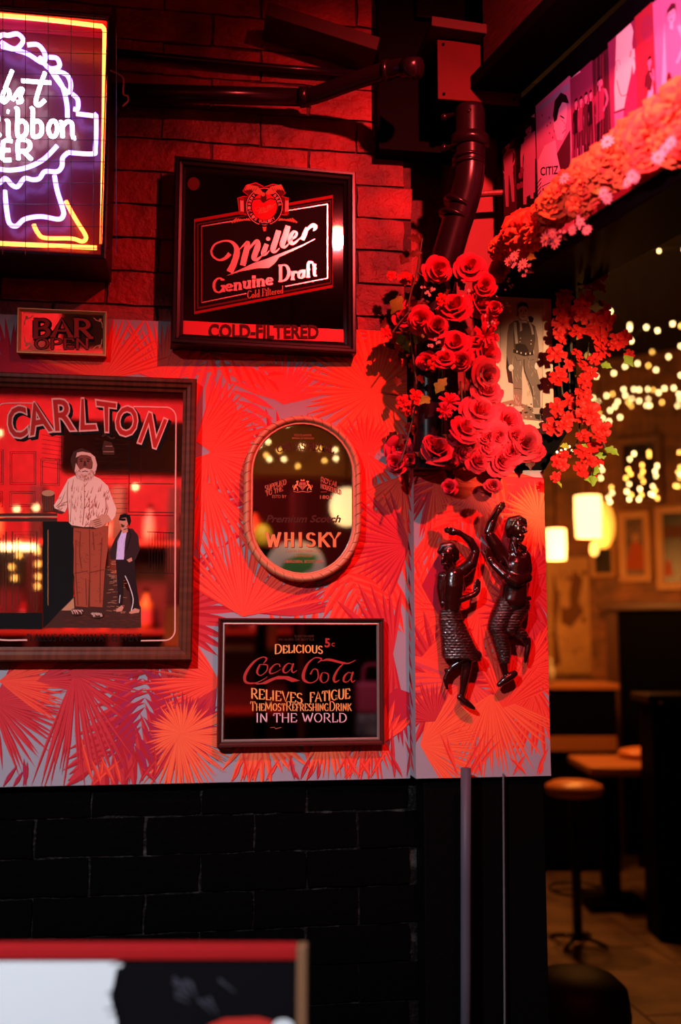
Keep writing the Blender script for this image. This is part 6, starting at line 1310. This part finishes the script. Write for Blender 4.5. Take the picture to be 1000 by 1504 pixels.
for si, z in enumerate((sh[1], sh[2])):
    for k in range(9):
        x = (-2.05+.27*k+fr_.uniform(-.03, .03)); ci = (k*3+si*2) % 7; pl = ('first', 'second', 'third', 'fourth', 'fifth', 'sixth', 'seventh', 'eighth', 'ninth')[k]
        o = thing('bottle', '%s bottle, %s from the left on the %s back bar shelf behind the viewer' % (nms[ci], pl, ('lower', 'upper')[si]), 'bottle', (x, Yb-.16+fr_.uniform(-.03, .03), z), group='back bar bottles')
        r_ = fr_.uniform(.038, .055); hh = fr_.uniform(.24, .33)
        MB().lathe([(.001, 0), (r_, 0), (r_, hh*.62), (r_*.35, hh*.78), (r_*.32, hh), (.001, hh)], 14).build('glass', mat('bottle_%d' % ci, cols[ci], .25), o, smooth=True)
        MB().lathe([(r_+.001, hh*.15), (r_+.001, hh*.5)], 14).build('paper_label', mat('bottle_paper_%d' % (ci % 3), ((.8, .7, .5), (.7, .2, .2), (.85, .6, .2))[ci % 3], .6), o); MB().lathe([(r_*.4, hh-.03), (r_*.4, hh+.005), (.001, hh+.006)], 10).build('cap', M_black, o)
light('back_bar_glow', 'AREA', (-1.0, Yb+.75, 2.5), (1, .30, .12), 16, (-.9, Yb-.2, 1.6), .4)
for lab, px, py, Y, r, es in (('warm bulb', 3, 640, -4.9, .03, 0), ('left', 28, 750, -4.6, .022, 0), ('right', 56, 748, -4.6, .022, 0), ('side', 200, 718, -4.4, .022, 0), ('edge', 255, 685, -4.4, .022, 0)): pass
t = thing('fairy_lights', 'warm fairy light string hung in front of the back bar behind the viewer', 'fairy lights', X(3, 640, -4.5)); inv = t.matrix_basis.inverted()
P = [X(x, y, -4.5) for x, y in ((-40, 700), (3, 640), (28, 750), (56, 748), (200, 718), (255, 685), (300, 660))]; MB().tube(cr([inv @ p for p in P], 4), .002, 5).build('wire', M_flw, t)
for p in P: o = obj('bulb', IW, t); o.location = inv @ p; o.scale = (.013,)*3
t = thing('fairy_lights', 'two column fairy light string low on the back bar behind the viewer', 'fairy lights', X(30, 800, -4.5)); inv = t.matrix_basis.inverted(); P = [X(x, y, -4.5) for x, y in ((30, 800), (31, 817), (21, 834), (25, 850), (58, 862), (59, 848), (59, 830), (58, 812))]; MB().tube([inv @ p for p in P], .002, 5).build('wire', M_flw, t)
for p in P: o = obj('bulb', IA, t); o.location = inv @ p; o.scale = (.013,)*3
t = thing('fairy_lights', 'warm fairy light string behind the viewer, mirrored at the top of the oval mirror', 'fairy lights', X(420, 630, -2.9)); inv = t.matrix_basis.inverted(); P = [X(350+x*.19, 600+y*.19, -2.9) for x, y in ((150, 310), (170, 270), (220, 283), (268, 185), (365, 150), (430, 130), (475, 320), (305, 350), (205, 385), (230, 415), (340, 415), (445, 468), (608, 335), (648, 425), (735, 410), (730, 345))]; MB().tube(cr([inv @ p for p in P], 3), .0016, 5).build('wire', M_flw, t)
for p in P: o = obj('bulb', IA if fr_.random() < .3 else IW, t); o.location = inv @ p; o.scale = (.008,)*3
q = X(505, 748, -2.6); t = thing('paper_lantern', 'round glowing paper lantern behind the viewer, mirrored at the right of the oval mirror', 'lamp', q); MB().ball((0, 0, 0), .085, 18, sc_=(1, 1, 1.15)).build('lamp_shade', mat('lantern_glow', (.9, .75, .5), .6, emit=(1, .66, .28), es=1.5), t, smooth=True); MB().tube([(0, 0, .09), (0, 0, 3.5-q.z)], .004, 6).build('cord', M_black, t)
A = X(360, 668, -3.3); B_1 = X(540, 655, -3.3); span('trim_9', Vector((A.x-1, A.y, A.z)), Vector((B_1.x+1, A.y, A.z)), .10, mat('honey_timber', (.45, .20, .05), .5)); light('rear_beam_glow', 'SPOT', (A.x+.3, A.y+1.0, A.z-.7), (1, .36, .06), 7, (A.x+.3, A.y, A.z), .05, 60, .7)
q = X(432, 832, -2.8); t = thing('pub_sign', 'round white sign with a green mark, mirrored low in the oval mirror', 'sign', q)
light('sign_fill_spot', 'SPOT', q+Vector((-.2, .8, .9)), (1, .9, .85), 14, q, .04, 40, .8)  # unseen spot added to brighten the white sign in its reflection
b = MB(); n = 26; rx, rz_ = .15, .125; b.add([(rx*math.cos(2*PI*k/n), 0, rz_*math.sin(2*PI*k/n)) for k in range(n)]+[(rx*math.cos(2*PI*k/n), -.02, rz_*math.sin(2*PI*k/n)) for k in range(n)], [tuple(range(n)), tuple(range(n, 2*n))[::-1]]+[(k, (k+1) % n, n+(k+1) % n, n+k) for k in range(n)]); b.build('board', mat('sign_white', (.75, .72, .72), .5), t)
b = MB(); b.add([(-.09, .001, -.04), (-.02, .001, -.07), (.08, .001, -.02), (.11, .001, .05), (.02, .001, .06), (-.06, .001, .02)], [(0, 1, 2, 3, 4, 5)]); b.build('leaf_mark', mat('sign_green', (.03, .30, .07), .5), t); MB().box(-.015, .015, -.018, -.006, -q.z, -.11).build('post', M_black, t)
q = X(385, 788, -2.9); o = MB().ball((0, 0, 0), .05, 12, sc_=(1, .6, 1.3)).build('yellow_jar', mat('yellow_jar', (.80, .62, .05), .4), smooth=True); o.location = (q.x, q.y-.05, q.z); tag(o, 'yellow jar on the tall table behind the viewer', 'jar')
q2 = X(385, 805, -2.9); zt_ = q.z-.066
t = thing('high_table', 'tall dark table behind the viewer carrying the yellow jar', 'table', (q.x, q.y-.1, 0)); MB().box(-.16, .16, -.14, .14, zt_-.03, zt_).build('table_top', M_black, t); MB().box(-.03, .03, -.03, .03, 0, zt_-.03).build('pedestal', M_black, t)
A = X(335, 948, -3.4); B_1 = X(432, 952, -3.4); t = thing('drinks_ledge', 'warm lit wooden drinks ledge behind the viewer, mirrored in the soft drink mirror', 'ledge', ((A.x+B_1.x)/2-.15, A.y, A.z)); MB().box(-.42, .35, -.15, .1, -.03, 0).build('top', M_oak, t)
for x in (-.36, .29): MB().box(x, x+.05, -.05, .0, -A.z, -.03).build('post', M_black, t)
MB().box(-.40, -.20, -.14, -.12, .0, .22).build('tan_panel', mat('tan_card', (.7, .42, .18), .6), t); MB().box(.14, .24, -.14, -.12, .0, .2).build('tan_panel', mat('tan_card', (.7, .42, .18), .6), t); light('ledge_glow', 'SPOT', (A.x, A.y+.8, A.z+.9), (1, .55, .2), 7, (A.x+.1, A.y, A.z), .04, 55, .6)
q = X(543, 1040, -2.9); t = thing('tote_bag', 'pink and blue tote bag behind the viewer, mirrored in the soft drink mirror', 'bag', (q.x, q.y, q.z-.14)); MB().box(-.09, .09, -.05, .05, .12, .28).build('upper', mat('bag_pink', (.75, .08, .22), .6), t, bevel=.02); MB().box(-.09, .09, -.05, .05, 0, .12).build('lower', mat('bag_blue', (.5, .5, .62), .6, var=(30, (.06, .06, .10))), t, bevel=.015); MB().tube(cr([(-.05, 0, .27), (-.04, 0, .36), (.04, 0, .36), (.05, 0, .27)], 5), .006, 6).build('handle', mat('bag_pink', (.75, .08, .22), .6), t)
light('bag_fill_spot', 'SPOT', q+Vector((-.1, .8, 1.0)), (1, .7, .7), 12, q, .04, 40, .8)  # added spot with no lamp body, lifts the tote bag out of the dark
zq = q.z-.14; t = thing('bar_table', 'plain black table behind the viewer carrying the tote bag', 'table', (q.x, q.y, 0)); MB().box(-.2, .2, -.2, .2, zq-.03, zq).build('table_top', M_black, t); MB().box(-.03, .03, -.03, .03, 0, zq-.03).build('pedestal', M_black, t)

# finer pieces go one level deeper, under the part they sit on
UNDER = {'printed_backdrop': 'mirror_glass', 'printed_bearded_man': 'mirror_glass', 'printed_man_in_sunglasses': 'mirror_glass', 'lettering': 'mirror_glass', 'slogan': 'mirror_glass', 'crest': 'mirror_glass', 'printed_logo': 'mirror_glass', 'worn_patch': 'mirror_glass',
         'cane_binding': 'frame', 'inner_bead': 'frame', 'silver_slip': 'frame', 'back_panel': 'case', 'case_liner': 'case', 'screw': 'cover', 'collar': 'pipe', 'stud': 'base'}
for th in [o for o in bpy.data.objects if o.type == 'EMPTY']:
    kids = list(th.children); byname = {}
    for k in kids: byname.setdefault(k.name.split('.')[0], k)
    for k in kids:
        p = byname.get(UNDER.get(k.name.split('.')[0], ''))
        if p is not None: k.parent = p

for nm_, gp in (('poster', 'posters along the fascia beam'), ('fairy_lights', 'fairy light strings'), ('pendant_lamp', 'hanging lamps in the far room'), ('framed_picture', 'framed pictures on the far wall'), ('blossom_vine', 'hanging blossom strands'), ('dancer_figure', 'pair of carved dancers'), ('wallpaper_panel', 'wallpapered boards')):
    for o in bpy.data.objects:
        if o.parent is None and o.name.split('.')[0] == nm_: o['group'] = gp
